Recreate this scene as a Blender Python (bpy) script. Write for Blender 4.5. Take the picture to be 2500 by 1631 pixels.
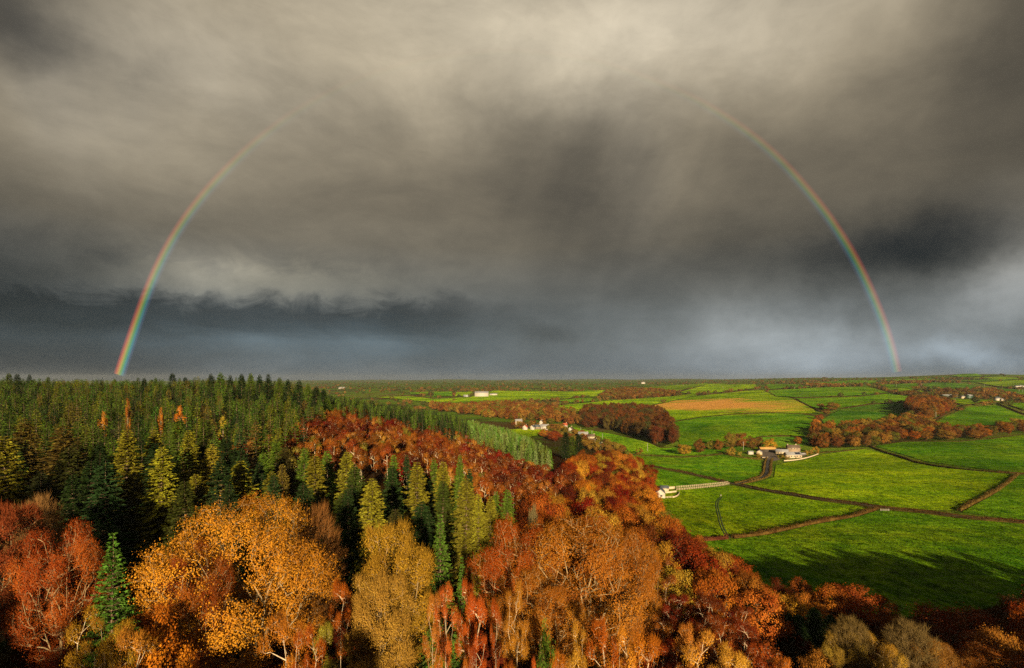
import bpy, math, random
import numpy as np
from mathutils import Vector
from mathutils.geometry import delaunay_2d_cdt

for o in list(bpy.data.objects):
    bpy.data.objects.remove(o)
S = bpy.context.scene
COL = S.collection
rng = np.random.default_rng(7)
random.seed(7)

# ------------------------------------------------------------------ camera, sky, sun, exposure
FPX, UC, VH = 1290.0, 1250.0, 922.0          # focal length and horizon row at 2500 px width
cam_data = bpy.data.cameras.new("camera")
cam_data.sensor_width = 36.0
cam_data.lens = FPX / 2500.0 * 36.0
cam_data.shift_y = (VH - 815.5) / 2500.0
cam_data.clip_start = 0.5
cam_data.clip_end = 60000.0
cam = bpy.data.objects.new("camera", cam_data)
cam.rotation_euler = (math.radians(90), 0, 0)
COL.objects.link(cam)
S.camera = cam

S.view_settings.view_transform = 'Standard'
S.view_settings.look = 'None'
S.view_settings.exposure = 1.4
S.view_settings.gamma = 1.0
S.view_settings.use_curve_mapping = False
EXPO = 2 ** 1.4
S.cycles.max_bounces = 5
S.cycles.diffuse_bounces = 1
S.cycles.transmission_bounces = 3
S.cycles.transparent_max_bounces = 12
S.cycles.volume_bounces = 0
S.cycles.caustics_reflective = False
S.cycles.caustics_refractive = False
try:
    S.cycles.use_denoising = False
except Exception:
    pass

SUN_EL = math.radians(13.5)
SUN_AZ = math.radians(5.0)       # the sun stands behind the camera, slightly to the right
sun_data = bpy.data.lights.new("sun", 'SUN')
sun_data.energy = 5.0
sun_data.angle = math.radians(0.55)
sun_data.color = (1.0, 0.80, 0.50)
sun = bpy.data.objects.new("sun", sun_data)
sd = Vector((-math.sin(SUN_AZ) * math.cos(SUN_EL), math.cos(SUN_AZ) * math.cos(SUN_EL), -math.sin(SUN_EL)))
sun.rotation_euler = sd.to_track_quat('-Z', 'Y').to_euler()
sun.location = (0, -50, 60)
COL.objects.link(sun)

world = bpy.data.worlds.new("World")
S.world = world
world.use_nodes = True


class NT:
    """small helper for wiring nodes"""
    def __init__(s, tree):
        s.t = tree
        s.n = tree.nodes
        s.l = tree.links

    def add(s, typ, **kw):
        n = s.n.new(typ)
        for k, v in kw.items():
            setattr(n, k, v)
        return n

    def put(s, sock, v):
        if hasattr(v, 'is_output'):
            s.l.new(v, sock)
        elif isinstance(v, (tuple, list)):
            if sock.type == 'RGBA' and len(v) == 3:
                v = (*v, 1.0)
            sock.default_value = v
        else:
            sock.default_value = v

    def math(s, op, a, b=0.0, c=0.0, clamp=False):
        n = s.add('ShaderNodeMath', operation=op, use_clamp=clamp)
        for i, v in enumerate((a, b, c)):
            s.put(n.inputs[i], v)
        return n.outputs[0]

    def vmath(s, op, a, b=(0, 0, 0), scale=None):
        n = s.add('ShaderNodeVectorMath', operation=op)
        s.put(n.inputs[0], a)
        s.put(n.inputs[1], b)
        if scale is not None:
            s.put(n.inputs[3], scale)
        return n.outputs['Value'] if op in ('LENGTH', 'DOT_PRODUCT', 'DISTANCE') else n.outputs[0]

    def mix(s, f, a, b, blend='MIX'):
        n = s.add('ShaderNodeMix', data_type='RGBA', blend_type=blend)
        s.put(n.inputs[0], f)
        s.put(n.inputs[6], a)
        s.put(n.inputs[7], b)
        return n.outputs[2]

    def noise(s, vec, scale, detail=2.0, rough=0.5, dist=0.0):
        n = s.add('ShaderNodeTexNoise')
        if vec is not None:
            s.l.new(vec, n.inputs['Vector'])
        n.inputs['Scale'].default_value = scale
        n.inputs['Detail'].default_value = detail
        n.inputs['Roughness'].default_value = rough
        n.inputs['Distortion'].default_value = dist
        return n

    def ramp(s, fac, stops, interp='LINEAR'):
        n = s.add('ShaderNodeValToRGB')
        n.color_ramp.interpolation = interp
        el = n.color_ramp.elements
        while len(el) < len(stops):
            el.new(0.5)
        for e, (p, c) in zip(el, stops):
            e.position = p
            e.color = (*c, 1.0) if len(c) == 3 else c
        s.put(n.inputs[0], fac)
        return n.outputs[0]

    def maprange(s, v, a, b, c=0.0, d=1.0):
        n = s.add('ShaderNodeMapRange')
        for i, x in enumerate((v, a, b, c, d)):
            s.put(n.inputs[i], x)
        return n.outputs[0]


def build_world():
    w = NT(world.node_tree)
    w.n.clear()
    tc = w.add('ShaderNodeTexCoord')
    d = w.vmath('NORMALIZE', tc.outputs['Generated'])
    sp = w.add('ShaderNodeSeparateXYZ')
    w.l.new(d, sp.inputs[0])
    x, y, z = sp.outputs
    az0 = w.math('ARCTAN2', x, y)
    el0 = w.math('ARCSINE', z)
    # storm cloud deck: direction space, warped by noise so that no shape has a clean edge
    wn = w.noise(d, 2.6, 5.0, 0.62)
    sc = w.add('ShaderNodeSeparateColor')
    w.l.new(wn.outputs['Color'], sc.inputs[0])
    wn2 = w.noise(d, 9.0, 5.0, 0.65)
    sc2 = w.add('ShaderNodeSeparateColor')
    w.l.new(wn2.outputs['Color'], sc2.inputs[0])

    def warp(base, a, b, amp1, amp2):
        t = w.math('MULTIPLY_ADD', w.math('SUBTRACT', a, 0.5), amp1, base)
        return w.math('MULTIPLY_ADD', w.math('SUBTRACT', b, 0.5), amp2, t)
    az = warp(az0, sc.outputs[0], sc2.outputs[0], 0.24, 0.10)
    el = warp(el0, sc.outputs[1], sc2.outputs[1], 0.14, 0.07)

    G = (1, 0.97, 0.90); W = (1, 0.93, 0.78); B = (0.85, 1.0, 1.15); N = (1, 1, 1)
    blobs = [  # u, v, width, height (px of the 2500 px picture), amount, tint
        (10, 40, 260, 130, -0.13, N), (430, 110, 330, 110, 0.13, G), (130, 230, 190, 100, 0.05, N),
        (1180, 70, 420, 150, 0.20, W), (1650, 60, 380, 130, 0.15, G), (2500, 60, 260, 330, -0.08, G),
        (330, 360, 420, 110, 0.075, W), (60, 640, 330, 90, -0.10, N),
        (560, 640, 120, 42, 0.06, W), (850, 600, 260, 60, 0.035, W),
        (1330, 822, 90, 22, -0.055, N), (1360, 430, 230, 200, -0.06, N),
        (1560, 420, 100, 210, 0.022, N), (1750, 640, 330, 60, -0.025, N), (2190, 590, 250, 70, -0.135, N),
        (2450, 700, 130, 80, 0.15, N), (2390, 850, 130, 34, 0.13, B), (1880, 845, 330, 75, 0.12, N),
        (2250, 330, 300, 120, -0.03, G), (1100, 880, 500, 30, -0.01, B), (2060, 860, 120, 90, 0.045, B),
        (1950, 480, 180, 110, -0.02, N), (2500, 520, 200, 60, 0.03, N),
    ]
    acc = None
    base = w.ramp(w.maprange(el0, 0.0, 0.75), [(0.0, (0.160, 0.180, 0.190)), (0.16, (0.145, 0.152, 0.150)),
                                             (0.32, (0.165, 0.143, 0.105)), (0.7, (0.27, 0.235, 0.175)), (1.0, (0.28, 0.25, 0.20))])
    acc = base
    for (u, v, sx, sy, amt, tint) in blobs:
        a0 = math.atan((u - UC) / FPX)
        k = math.cos(a0)
        e0 = math.atan((VH - v) / FPX * k)
        sa = sx / FPX * k * k
        se = sy / FPX * k
        dx = w.math('MULTIPLY', w.math('SUBTRACT', az, a0), 1 / sa)
        dy = w.math('MULTIPLY', w.math('SUBTRACT', el, e0), 1 / se)
        g = w.math('EXPONENT', w.math('MULTIPLY', w.math('ADD', w.math('MULTIPLY', dx, dx), w.math('MULTIPLY', dy, dy)), -0.8))
        if amt > 0:
            acc = w.vmath('ADD', acc, w.vmath('SCALE', (tint[0] * amt, tint[1] * amt, tint[2] * amt), (0, 0, 0), g))
        else:          # darker cloud
            acc = w.vmath('SCALE', acc, (0, 0, 0), w.math('SUBTRACT', 1.0, w.math('MULTIPLY', g, min(0.86, -amt / 0.17))))
    # ragged base of the cloud deck on the left, with the slate blue rain light beneath it
    er = w.math('MULTIPLY_ADD', w.math('SUBTRACT', sc.outputs[1], 0.5), 0.16, el0)
    rg = w.noise(w.vmath('MULTIPLY', d, (1.0, 1.0, 1.7)), 13.0, 8.0, 0.66, 0.6).outputs['Fac']
    er = w.math('MULTIPLY_ADD', w.math('SUBTRACT', rg, 0.5), 0.10, er)
    under = w.maprange(er, 0.150, 0.118)
    under = w.math('MULTIPLY', under, w.maprange(az, 0.04, -0.22))
    brk = w.noise(w.vmath('MULTIPLY', d, (1.0, 1.0, 5.0)), 5.0, 5.0, 0.6, 0.3).outputs['Fac']
    ele = w.math('MULTIPLY_ADD', w.math('SUBTRACT', brk, 0.5), 0.06, el0)
    slate = w.ramp(ele, [(0.0, (0.150, 0.160, 0.158)), (0.030, (0.120, 0.140, 0.148)), (0.060, (0.115, 0.150, 0.172)), (0.085, (0.060, 0.080, 0.095)), (0.115, (0.044, 0.050, 0.056)), (0.17, (0.075, 0.072, 0.066))])
    slate = w.vmath('SCALE', slate, (0, 0, 0), w.maprange(az, -0.66, -0.42, 0.55, 1.10))
    acc = w.mix(w.math('MULTIPLY', under, 0.88), acc, slate)
    edge = w.math('EXPONENT', w.math('MULTIPLY', w.math('POWER', w.math('MULTIPLY', w.math('SUBTRACT', er, 0.172), 34.0), 2.0), -1.0))
    edge = w.math('MULTIPLY', edge, w.math('EXPONENT', w.math('MULTIPLY', w.math('POWER', w.math('MULTIPLY', w.math('ADD', az, 0.42), 4.6), 2.0), -1.0)))
    acc = w.vmath('ADD', acc, w.vmath('SCALE', (0.10, 0.088, 0.058), (0, 0, 0), edge))
    # slanting rain shafts right of centre
    ac_ = w.math('ADD', w.math('MULTIPLY', az0, 0.92), w.math('MULTIPLY', el0, -0.42))
    al_ = w.math('ADD', w.math('MULTIPLY', az0, 0.42), w.math('MULTIPLY', el0, 0.92))
    cv = w.add('ShaderNodeCombineXYZ')
    w.put(cv.inputs[0], w.math('MULTIPLY', ac_, 8.5)); w.put(cv.inputs[1], w.math('MULTIPLY', al_, 1.6))
    sh = w.noise(cv.outputs[0], 1.0, 3.0, 0.5, 0.3).outputs['Fac']
    zx = w.math('MULTIPLY', w.math('SUBTRACT', az0, 0.20), 3.8); zy = w.math('MULTIPLY', w.math('SUBTRACT', el0, 0.32), 4.6)
    zone = w.math('EXPONENT', w.math('MULTIPLY', w.math('ADD', w.math('MULTIPLY', zx, zx), w.math('MULTIPLY', zy, zy)), -1.0))
    shaft = w.math('MULTIPLY', w.math('SUBTRACT', sh, 0.46), w.math('MULTIPLY', zone, 0.85))
    acc = w.vmath('SCALE', acc, (0, 0, 0), w.math('ADD', shaft, 1.0))
    # billow detail, stretched along the horizon
    st = w.vmath('MULTIPLY', d, (1.0, 1.0, 2.2))
    b1 = w.noise(st, 3.2, 7.0, 0.58, 0.35).outputs['Fac']
    b2 = w.noise(st, 9.5, 6.0, 0.60, 0.5).outputs['Fac']
    det = w.math('ADD', w.math('MULTIPLY', w.math('SUBTRACT', b1, 0.5), 0.85), w.math('MULTIPLY', w.math('SUBTRACT', b2, 0.5), 0.34))
    gain = w.math('MAXIMUM', w.math('ADD', det, 1.0), 0.25)
    colr = w.vmath('SCALE', acc, (0, 0, 0), gain)
    colr = w.vmath('MAXIMUM', colr, (0.020, 0.022, 0.024))
    lum = w.vmath('DOT_PRODUCT', colr, (0.3, 0.5, 0.2))
    colr = w.vmath('SCALE', colr, (0, 0, 0), w.math('MULTIPLY', w.math('POWER', lum, 0.38), 1.74))
    colr = w.vmath('MULTIPLY', colr, w.ramp(w.maprange(el0, 0.03, 0.30), [(0.0, (0.93, 1.0, 1.06)), (0.45, (1.0, 1.0, 0.97)), (1.0, (1.05, 1.0, 0.90))]))
    colr = w.vmath('SCALE', colr, (0, 0, 0), 1.0 / EXPO)
    bg1 = w.add('ShaderNodeBackground')
    w.l.new(colr, bg1.inputs[0])
    bg1.inputs[1].default_value = 1.0
    sky = w.add('ShaderNodeTexSky', sky_type='NISHITA', sun_disc=False)
    sky.sun_elevation = SUN_EL
    sky.sun_rotation = math.radians(180) - SUN_AZ
    sky.air_density = 1.0
    sky.dust_density = 2.0
    bg0 = w.add('ShaderNodeBackground')
    w.l.new(sky.outputs[0], bg0.inputs[0])
    bg0.inputs[1].default_value = 0.06
    mx = w.add('ShaderNodeMixShader')
    mx.inputs[0].default_value = 0.97
    w.l.new(bg0.outputs[0], mx.inputs[1])
    w.l.new(bg1.outputs[0], mx.inputs[2])
    out = w.add('ShaderNodeOutputWorld')
    w.l.new(mx.outputs[0], out.inputs[0])
    world.cycles.sampling_method = 'MANUAL'
    world.cycles.sample_map_resolution = 512


build_world()

# ------------------------------------------------------------------ materials
MATS = {}


def new_mat(name):
    m = bpy.data.materials.new(name)
    m.use_nodes = True
    t = NT(m.node_tree)
    t.n.clear()
    out = t.add('ShaderNodeOutputMaterial')
    MATS[name] = m
    return m, t, out


def mat_leaf(name, trans=0.16, shiny=0.0):
    m, t, out = new_mat(name)
    oi = t.add('ShaderNodeObjectInfo')
    at = t.add('ShaderNodeAttribute', attribute_name='tone')
    hs = t.add('ShaderNodeHueSaturation')
    ic = t.add('ShaderNodeAttribute', attribute_name='tree_color', attribute_type='INSTANCER')
    ii = t.add('ShaderNodeAttribute', attribute_name='in_stand', attribute_type='INSTANCER')
    t.put(hs.inputs['Color'], t.mix(ii.outputs['Fac'], oi.outputs['Color'], ic.outputs['Color']))
    t.put(hs.inputs['Hue'], t.math('ADD', t.maprange(at.outputs['Fac'], 0, 1, 0.482, 0.512), t.maprange(oi.outputs['Random'], 0, 1, -0.012, 0.012)))
    hs.inputs['Saturation'].default_value = 1.0
    t.put(hs.inputs['Value'], t.math('MULTIPLY', t.maprange(at.outputs['Fac'], 0, 1, 0.34, 0.94), t.maprange(oi.outputs['Random'], 0, 1, 0.8, 1.2)))
    df = t.add('ShaderNodeBsdfDiffuse')
    t.l.new(hs.outputs[0], df.inputs[0])
    tr = t.add('ShaderNodeBsdfTranslucent')
    t.l.new(hs.outputs[0], tr.inputs[0])
    mx = t.add('ShaderNodeMixShader')
    mx.inputs[0].default_value = trans
    t.l.new(df.outputs[0], mx.inputs[1])
    t.l.new(tr.outputs[0], mx.inputs[2])
    t.l.new(mx.outputs[0], out.inputs[0])
    return m


def mat_bark(name, c1, c2, scale=3.0):
    m, t, out = new_mat(name)
    tc = t.add('ShaderNodeTexCoord')
    n = t.noise(tc.outputs['Object'], scale, 4, 0.6)
    df = t.add('ShaderNodeBsdfDiffuse')
    t.l.new(t.ramp(n.outputs['Fac'], [(0.35, c1), (0.65, c2)]), df.inputs[0])
    t.l.new(df.outputs[0], out.inputs[0])
    return m


def grass_normal(t, pos, k, scale):
    """blades stand up and face every way: tilt the shading normal by fine noise"""
    n = t.noise(pos, scale, 2, 0.6)
    tilt = t.vmath('MULTIPLY', t.vmath('SUBTRACT', n.outputs['Color'], (0.5, 0.5, 0.5)), (k, k, k * 0.3))
    g = t.add('ShaderNodeNewGeometry')
    return t.vmath('NORMALIZE', t.vmath('ADD', g.outputs['Normal'], tilt))


def mat_ground():
    m, t, out = new_mat('leaf_litter_ground')
    g = t.add('ShaderNodeNewGeometry')
    pos = g.outputs['Position']
    a = t.noise(pos, 0.9, 5, 0.65).outputs['Fac']
    b = t.noise(pos, 0.006, 5, 0.6).outputs['Fac']
    litter = t.ramp(a, [(0.3, (0.010, 0.006, 0.003)), (0.55, (0.030, 0.014, 0.005)), (0.75, (0.050, 0.026, 0.009))])
    far = t.ramp(b, [(0.30, (0.075, 0.040, 0.014)), (0.44, (0.055, 0.060, 0.014)), (0.46, (0.060, 0.120, 0.008)), (0.57, (0.105, 0.140, 0.012)), (0.62, (0.10, 0.070, 0.024)), (0.68, (0.07, 0.035, 0.014))])
    dist = t.vmath('LENGTH', pos)
    f = t.maprange(dist, 500, 1100)
    col = t.mix(f, litter, far)
    df = t.add('ShaderNodeBsdfDiffuse')
    t.put(df.inputs[0], col)
    t.l.new(grass_normal(t, pos, 2.6, 1.7), df.inputs['Normal'])
    t.l.new(df.outputs[0], out.inputs[0])
    return m


def mat_field(name, orange=False):
    m, t, out = new_mat(name)
    g = t.add('ShaderNodeNewGeometry')
    pos = g.outputs['Position']
    oi = t.add('ShaderNodeObjectInfo')
    base = oi.outputs['Color']
    big = t.noise(pos, 0.012, 4, 0.6, 0.6).outputs['Fac']
    mid = t.noise(t.vmath('MULTIPLY', pos, (1.0, 0.55, 1.0)), 0.16, 4, 0.65, 0.4).outputs['Fac']
    fine = t.noise(pos, 0.9, 3, 0.6).outputs['Fac']
    hs = t.add('ShaderNodeHueSaturation')
    t.put(hs.inputs['Color'], base)
    t.put(hs.inputs['Hue'], t.maprange(t.math('ADD', t.math('MULTIPLY', big, 0.6), t.math('MULTIPLY', mid, 0.4)), 0.32, 0.68, 0.550, 0.465))
    tuft = t.noise(t.vmath('MULTIPLY', pos, (1.0, 0.6, 1.0)), 0.42, 3, 0.7, 0.8).outputs['Fac']
    v1 = t.math('MULTIPLY', t.maprange(big, 0.3, 0.7, 0.72, 1.28), t.maprange(tuft, 0.34, 0.52, 0.42, 1.12))
    v2 = t.maprange(mid, 0.30, 0.60, 0.55, 1.22)
    v3 = t.maprange(fine, 0.33, 0.62, 0.60, 1.25)
    rows = t.noise(t.vmath('MULTIPLY', t.vmath('ADD', pos, t.vmath('SCALE', t.noise(pos, 0.01, 2).outputs['Color'], (0, 0, 0), 30.0)), (0.008, 0.32, 0.0)), 1.0, 2, 0.5).outputs['Fac']
    v3 = t.math('MULTIPLY', v3, t.maprange(rows, 0.38, 0.60, 0.84, 1.12))
    v3 = t.math('MULTIPLY', v3, t.maprange(t.noise(pos, 0.0065, 3, 0.55, 0.8).outputs['Fac'], 0.36, 0.60, 0.66, 1.22))
    t.put(hs.inputs['Value'], t.math('MULTIPLY', t.math('MULTIPLY', v1, 0.68), t.math('MULTIPLY', v2, v3)))
    col = hs.outputs[0]
    bare = t.noise(pos, 0.035, 5, 0.7, 1.2).outputs['Fac']
    col = t.mix(t.maprange(bare, 0.68, 0.78, 0.0, 0.65), col, (0.085, 0.060, 0.018))
    if orange:
        s1 = t.noise(t.vmath('MULTIPLY', pos, (0.0045, 0.0135, 0.0)), 1.0, 4, 0.6, 0.5).outputs['Fac']
        s2 = t.noise(t.vmath('MULTIPLY', pos, (0.03, 0.11, 0.0)), 1.0, 4, 0.6, 0.5).outputs['Fac']
        # the bare earth patch lies in the middle of the field
        dv = t.vmath('LENGTH', t.vmath('MULTIPLY', t.vmath('SUBTRACT', pos, (500.0, 1330.0, 0.0)), (0.0042, 0.0036, 0.0)))
        f = t.math('ADD', t.math('SUBTRACT', 0.92, dv), t.math('ADD', t.math('MULTIPLY', t.math('SUBTRACT', s1, 0.5), 2.0), t.math('MULTIPLY', t.math('SUBTRACT', s2, 0.5), 1.0)))
        f = t.math('MULTIPLY', t.maprange(f, 0.0, 0.45), 0.9)
        earth = t.ramp(s2, [(0.3, (0.20, 0.080, 0.016)), (0.7, (0.30, 0.145, 0.040))])
        col = t.mix(f, col, earth)
    df = t.add('ShaderNodeBsdfDiffuse')
    t.put(df.inputs[0], col)
    df.inputs['Roughness'].default_value = 1.0
    t.l.new(grass_normal(t, pos, 4.2, 2.3), df.inputs['Normal'])
    t.l.new(df.outputs[0], out.inputs[0])
    return m


def mat_plain(name, c1, c2=None, scale=2.0, rough=0.8):
    m, t, out = new_mat(name)
    tc = t.add('ShaderNodeTexCoord')
    n = t.noise(tc.outputs['Object'], scale, 5, 0.65)
    c2 = c2 or tuple(x * 0.75 for x in c1)
    c1, c2 = tuple(x * 0.55 for x in c1), tuple(x * 0.55 for x in c2)
    b = t.add('ShaderNodeBsdfPrincipled')
    t.l.new(t.ramp(n.outputs['Fac'], [(0.35, c2), (0.62, c1)]), b.inputs['Base Color'])
    b.inputs['Roughness'].default_value = rough
    t.l.new(b.outputs[0], out.inputs[0])
    return m


mat_leaf('leaf')
mat_leaf('needle', 0.12)
mat_bark('bark_brown', (0.05, 0.03, 0.018), (0.12, 0.08, 0.04))
mat_bark('bark_pale', (0.15, 0.10, 0.05), (0.30, 0.21, 0.11))
mat_bark('bark_birch', (0.26, 0.19, 0.12), (0.48, 0.37, 0.25))
mat_bark('bark_conifer', (0.06, 0.04, 0.025), (0.15, 0.105, 0.065))
mat_ground()
mat_field('pasture_grass')
mat_field('stubble_grass', True)
mat_plain('white_render', (0.62, 0.55, 0.46), (0.46, 0.40, 0.33), 0.8)
mat_plain('cream_render', (0.66, 0.52, 0.34), (0.50, 0.38, 0.24), 0.8)
mat_plain('stone', (0.42, 0.30, 0.19), (0.25, 0.17, 0.10), 1.6)
mat_plain('slate', (0.10, 0.115, 0.135), (0.055, 0.06, 0.07), 1.5, 0.5)
mat_plain('pale_slate', (0.36, 0.35, 0.36), (0.22, 0.21, 0.22), 1.5, 0.5)
mat_plain('brown_slate', (0.14, 0.09, 0.055), (0.08, 0.05, 0.035), 1.5, 0.6)
mat_plain('red_tile', (0.50, 0.10, 0.03), (0.34, 0.06, 0.02), 1.5, 0.7)
mat_plain('rusted_sheet', (0.62, 0.36, 0.10), (0.48, 0.25, 0.06), 0.6, 0.6)
mat_plain('green_sheet', (0.035, 0.09, 0.05), (0.02, 0.055, 0.03), 0.8, 0.6)
mat_plain('grey_sheet', (0.36, 0.36, 0.36), (0.24, 0.24, 0.24), 0.8, 0.5)
mat_plain('dark_glass', (0.02, 0.025, 0.035), (0.012, 0.015, 0.02), 1.0, 0.15)
mat_plain('solar_glass', (0.02, 0.03, 0.07), (0.012, 0.018, 0.05), 1.0, 0.2)
mat_plain('dark_timber', (0.06, 0.04, 0.025), (0.03, 0.02, 0.012), 2.0)
mat_plain('fence_paint', (0.72, 0.58, 0.38), (0.60, 0.46, 0.28), 3.0)
mat_plain('pole_timber', (0.42, 0.38, 0.32), (0.28, 0.25, 0.20), 3.0)
mat_plain('lane_asphalt', (0.040, 0.032, 0.026), (0.024, 0.018, 0.014), 0.6)
mat_plain('yard_gravel', (0.16, 0.11, 0.07), (0.09, 0.06, 0.04), 0.5)
mat_plain('worn_track', (0.035, 0.075, 0.012), (0.022, 0.05, 0.010), 0.5)
mat_plain('fleece', (0.70, 0.64, 0.54), (0.55, 0.5, 0.42), 5.0)


# ------------------------------------------------------------------ mesh helpers
def mesh_np(name, parts, attr=True):
    """parts: list of (verts n x 3, faces m x k, material index); builds one mesh, with a random 'tone' per face"""
    me = bpy.data.meshes.new(name)
    V = np.concatenate([p[0] for p in parts]).astype(np.float32)
    off, loops, totals, mi = 0, [], [], []
    tones = [p[3] if len(p) > 3 else rng.random(len(p[1])) for p in parts]
    for p_ in parts:
        v, f, m = p_[:3]
        if len(f):
            loops.append((f + off).ravel())
            totals.append(np.full(len(f), f.shape[1]))
            mi.append(np.full(len(f), m))
        off += len(v)
    L = np.concatenate(loops).astype(np.int32)
    T = np.concatenate(totals).astype(np.int32)
    M = np.concatenate(mi).astype(np.int32)
    me.vertices.add(len(V))
    me.vertices.foreach_set('co', V.ravel())
    me.loops.add(len(L))
    me.loops.foreach_set('vertex_index', L)
    me.polygons.add(len(T))
    st = np.concatenate([[0], np.cumsum(T)[:-1]]).astype(np.int32)
    me.polygons.foreach_set('loop_start', st)
    me.polygons.foreach_set('material_index', M)
    if attr:
        a = me.attributes.new('tone', 'FLOAT', 'FACE')
        a.data.foreach_set('value', np.concatenate(tones).astype(np.float32))
    me.update(calc_edges=True)
    return me


def link_obj(name, me, parent=None, mats=(), color=None):
    o = bpy.data.objects.new(name, me)
    COL.objects.link(o)
    if parent is not None:
        o.parent = parent
    if me is not None and mats and not len(me.materials):
        for m in mats:
            me.materials.append(MATS[m])
    if color is not None:
        o.color = (*color, 1.0)
    return o


def empty(name, loc, rz=0.0):
    o = bpy.data.objects.new(name, None)
    o.location = loc
    o.rotation_euler = (0, 0, rz)
    o.empty_display_size = 0.5
    COL.objects.link(o)
    return o


def tag(o, label=None, cat=None, group=None, kind=None):
    if label: o['label'] = label
    if cat: o['category'] = cat
    if group: o['group'] = group
    if kind: o['kind'] = kind
    return o


def tubes(P0, P1, r0, r1, sides=3):
    """tapered prisms between point pairs"""
    P0, P1 = np.asarray(P0, float), np.asarray(P1, float)
    d = P1 - P0
    L = np.linalg.norm(d, axis=1, keepdims=True) + 1e-9
    d = d / L
    ref = np.where(np.abs(d[:, 2:3]) > 0.9, np.array([[1.0, 0, 0]]), np.array([[0, 0, 1.0]]))
    a = np.cross(d, ref)
    a /= np.linalg.norm(a, axis=1, keepdims=True) + 1e-9
    b = np.cross(d, a)
    n = len(P0)
    V = np.zeros((n, 2 * sides, 3))
    for k in range(sides):
        th = 2 * math.pi * k / sides
        o = a * math.cos(th) + b * math.sin(th)
        V[:, k] = P0 + o * np.asarray(r0).reshape(-1, 1)
        V[:, sides + k] = P1 + o * np.asarray(r1).reshape(-1, 1)
    F = np.zeros((n, sides, 4), int)
    base = np.arange(n) * 2 * sides
    for k in range(sides):
        k2 = (k + 1) % sides
        F[:, k] = np.stack([base + k, base + k2, base + sides + k2, base + sides + k], 1)
    return V.reshape(-1, 3), F.reshape(-1, 4)


def leaf_quads(C, nrm, size, r, aspect=0.7):
    """diamond faces centred on C, facing roughly nrm"""
    n = len(C)
    nrm = nrm / (np.linalg.norm(nrm, axis=1, keepdims=True) + 1e-9)
    t = r.normal(size=(n, 3))
    a = np.cross(nrm, t)
    a /= np.linalg.norm(a, axis=1, keepdims=True) + 1e-9
    b = np.cross(nrm, a)
    s = np.asarray(size).reshape(-1, 1) * 0.5
    V = np.stack([C - a * s, C - b * s * aspect, C + a * s, C + b * s * aspect], 1)
    return V.reshape(-1, 3), np.arange(4 * n).reshape(n, 4)


def unit(v):
    return v / (np.linalg.norm(v, axis=-1, keepdims=True) + 1e-9)


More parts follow.
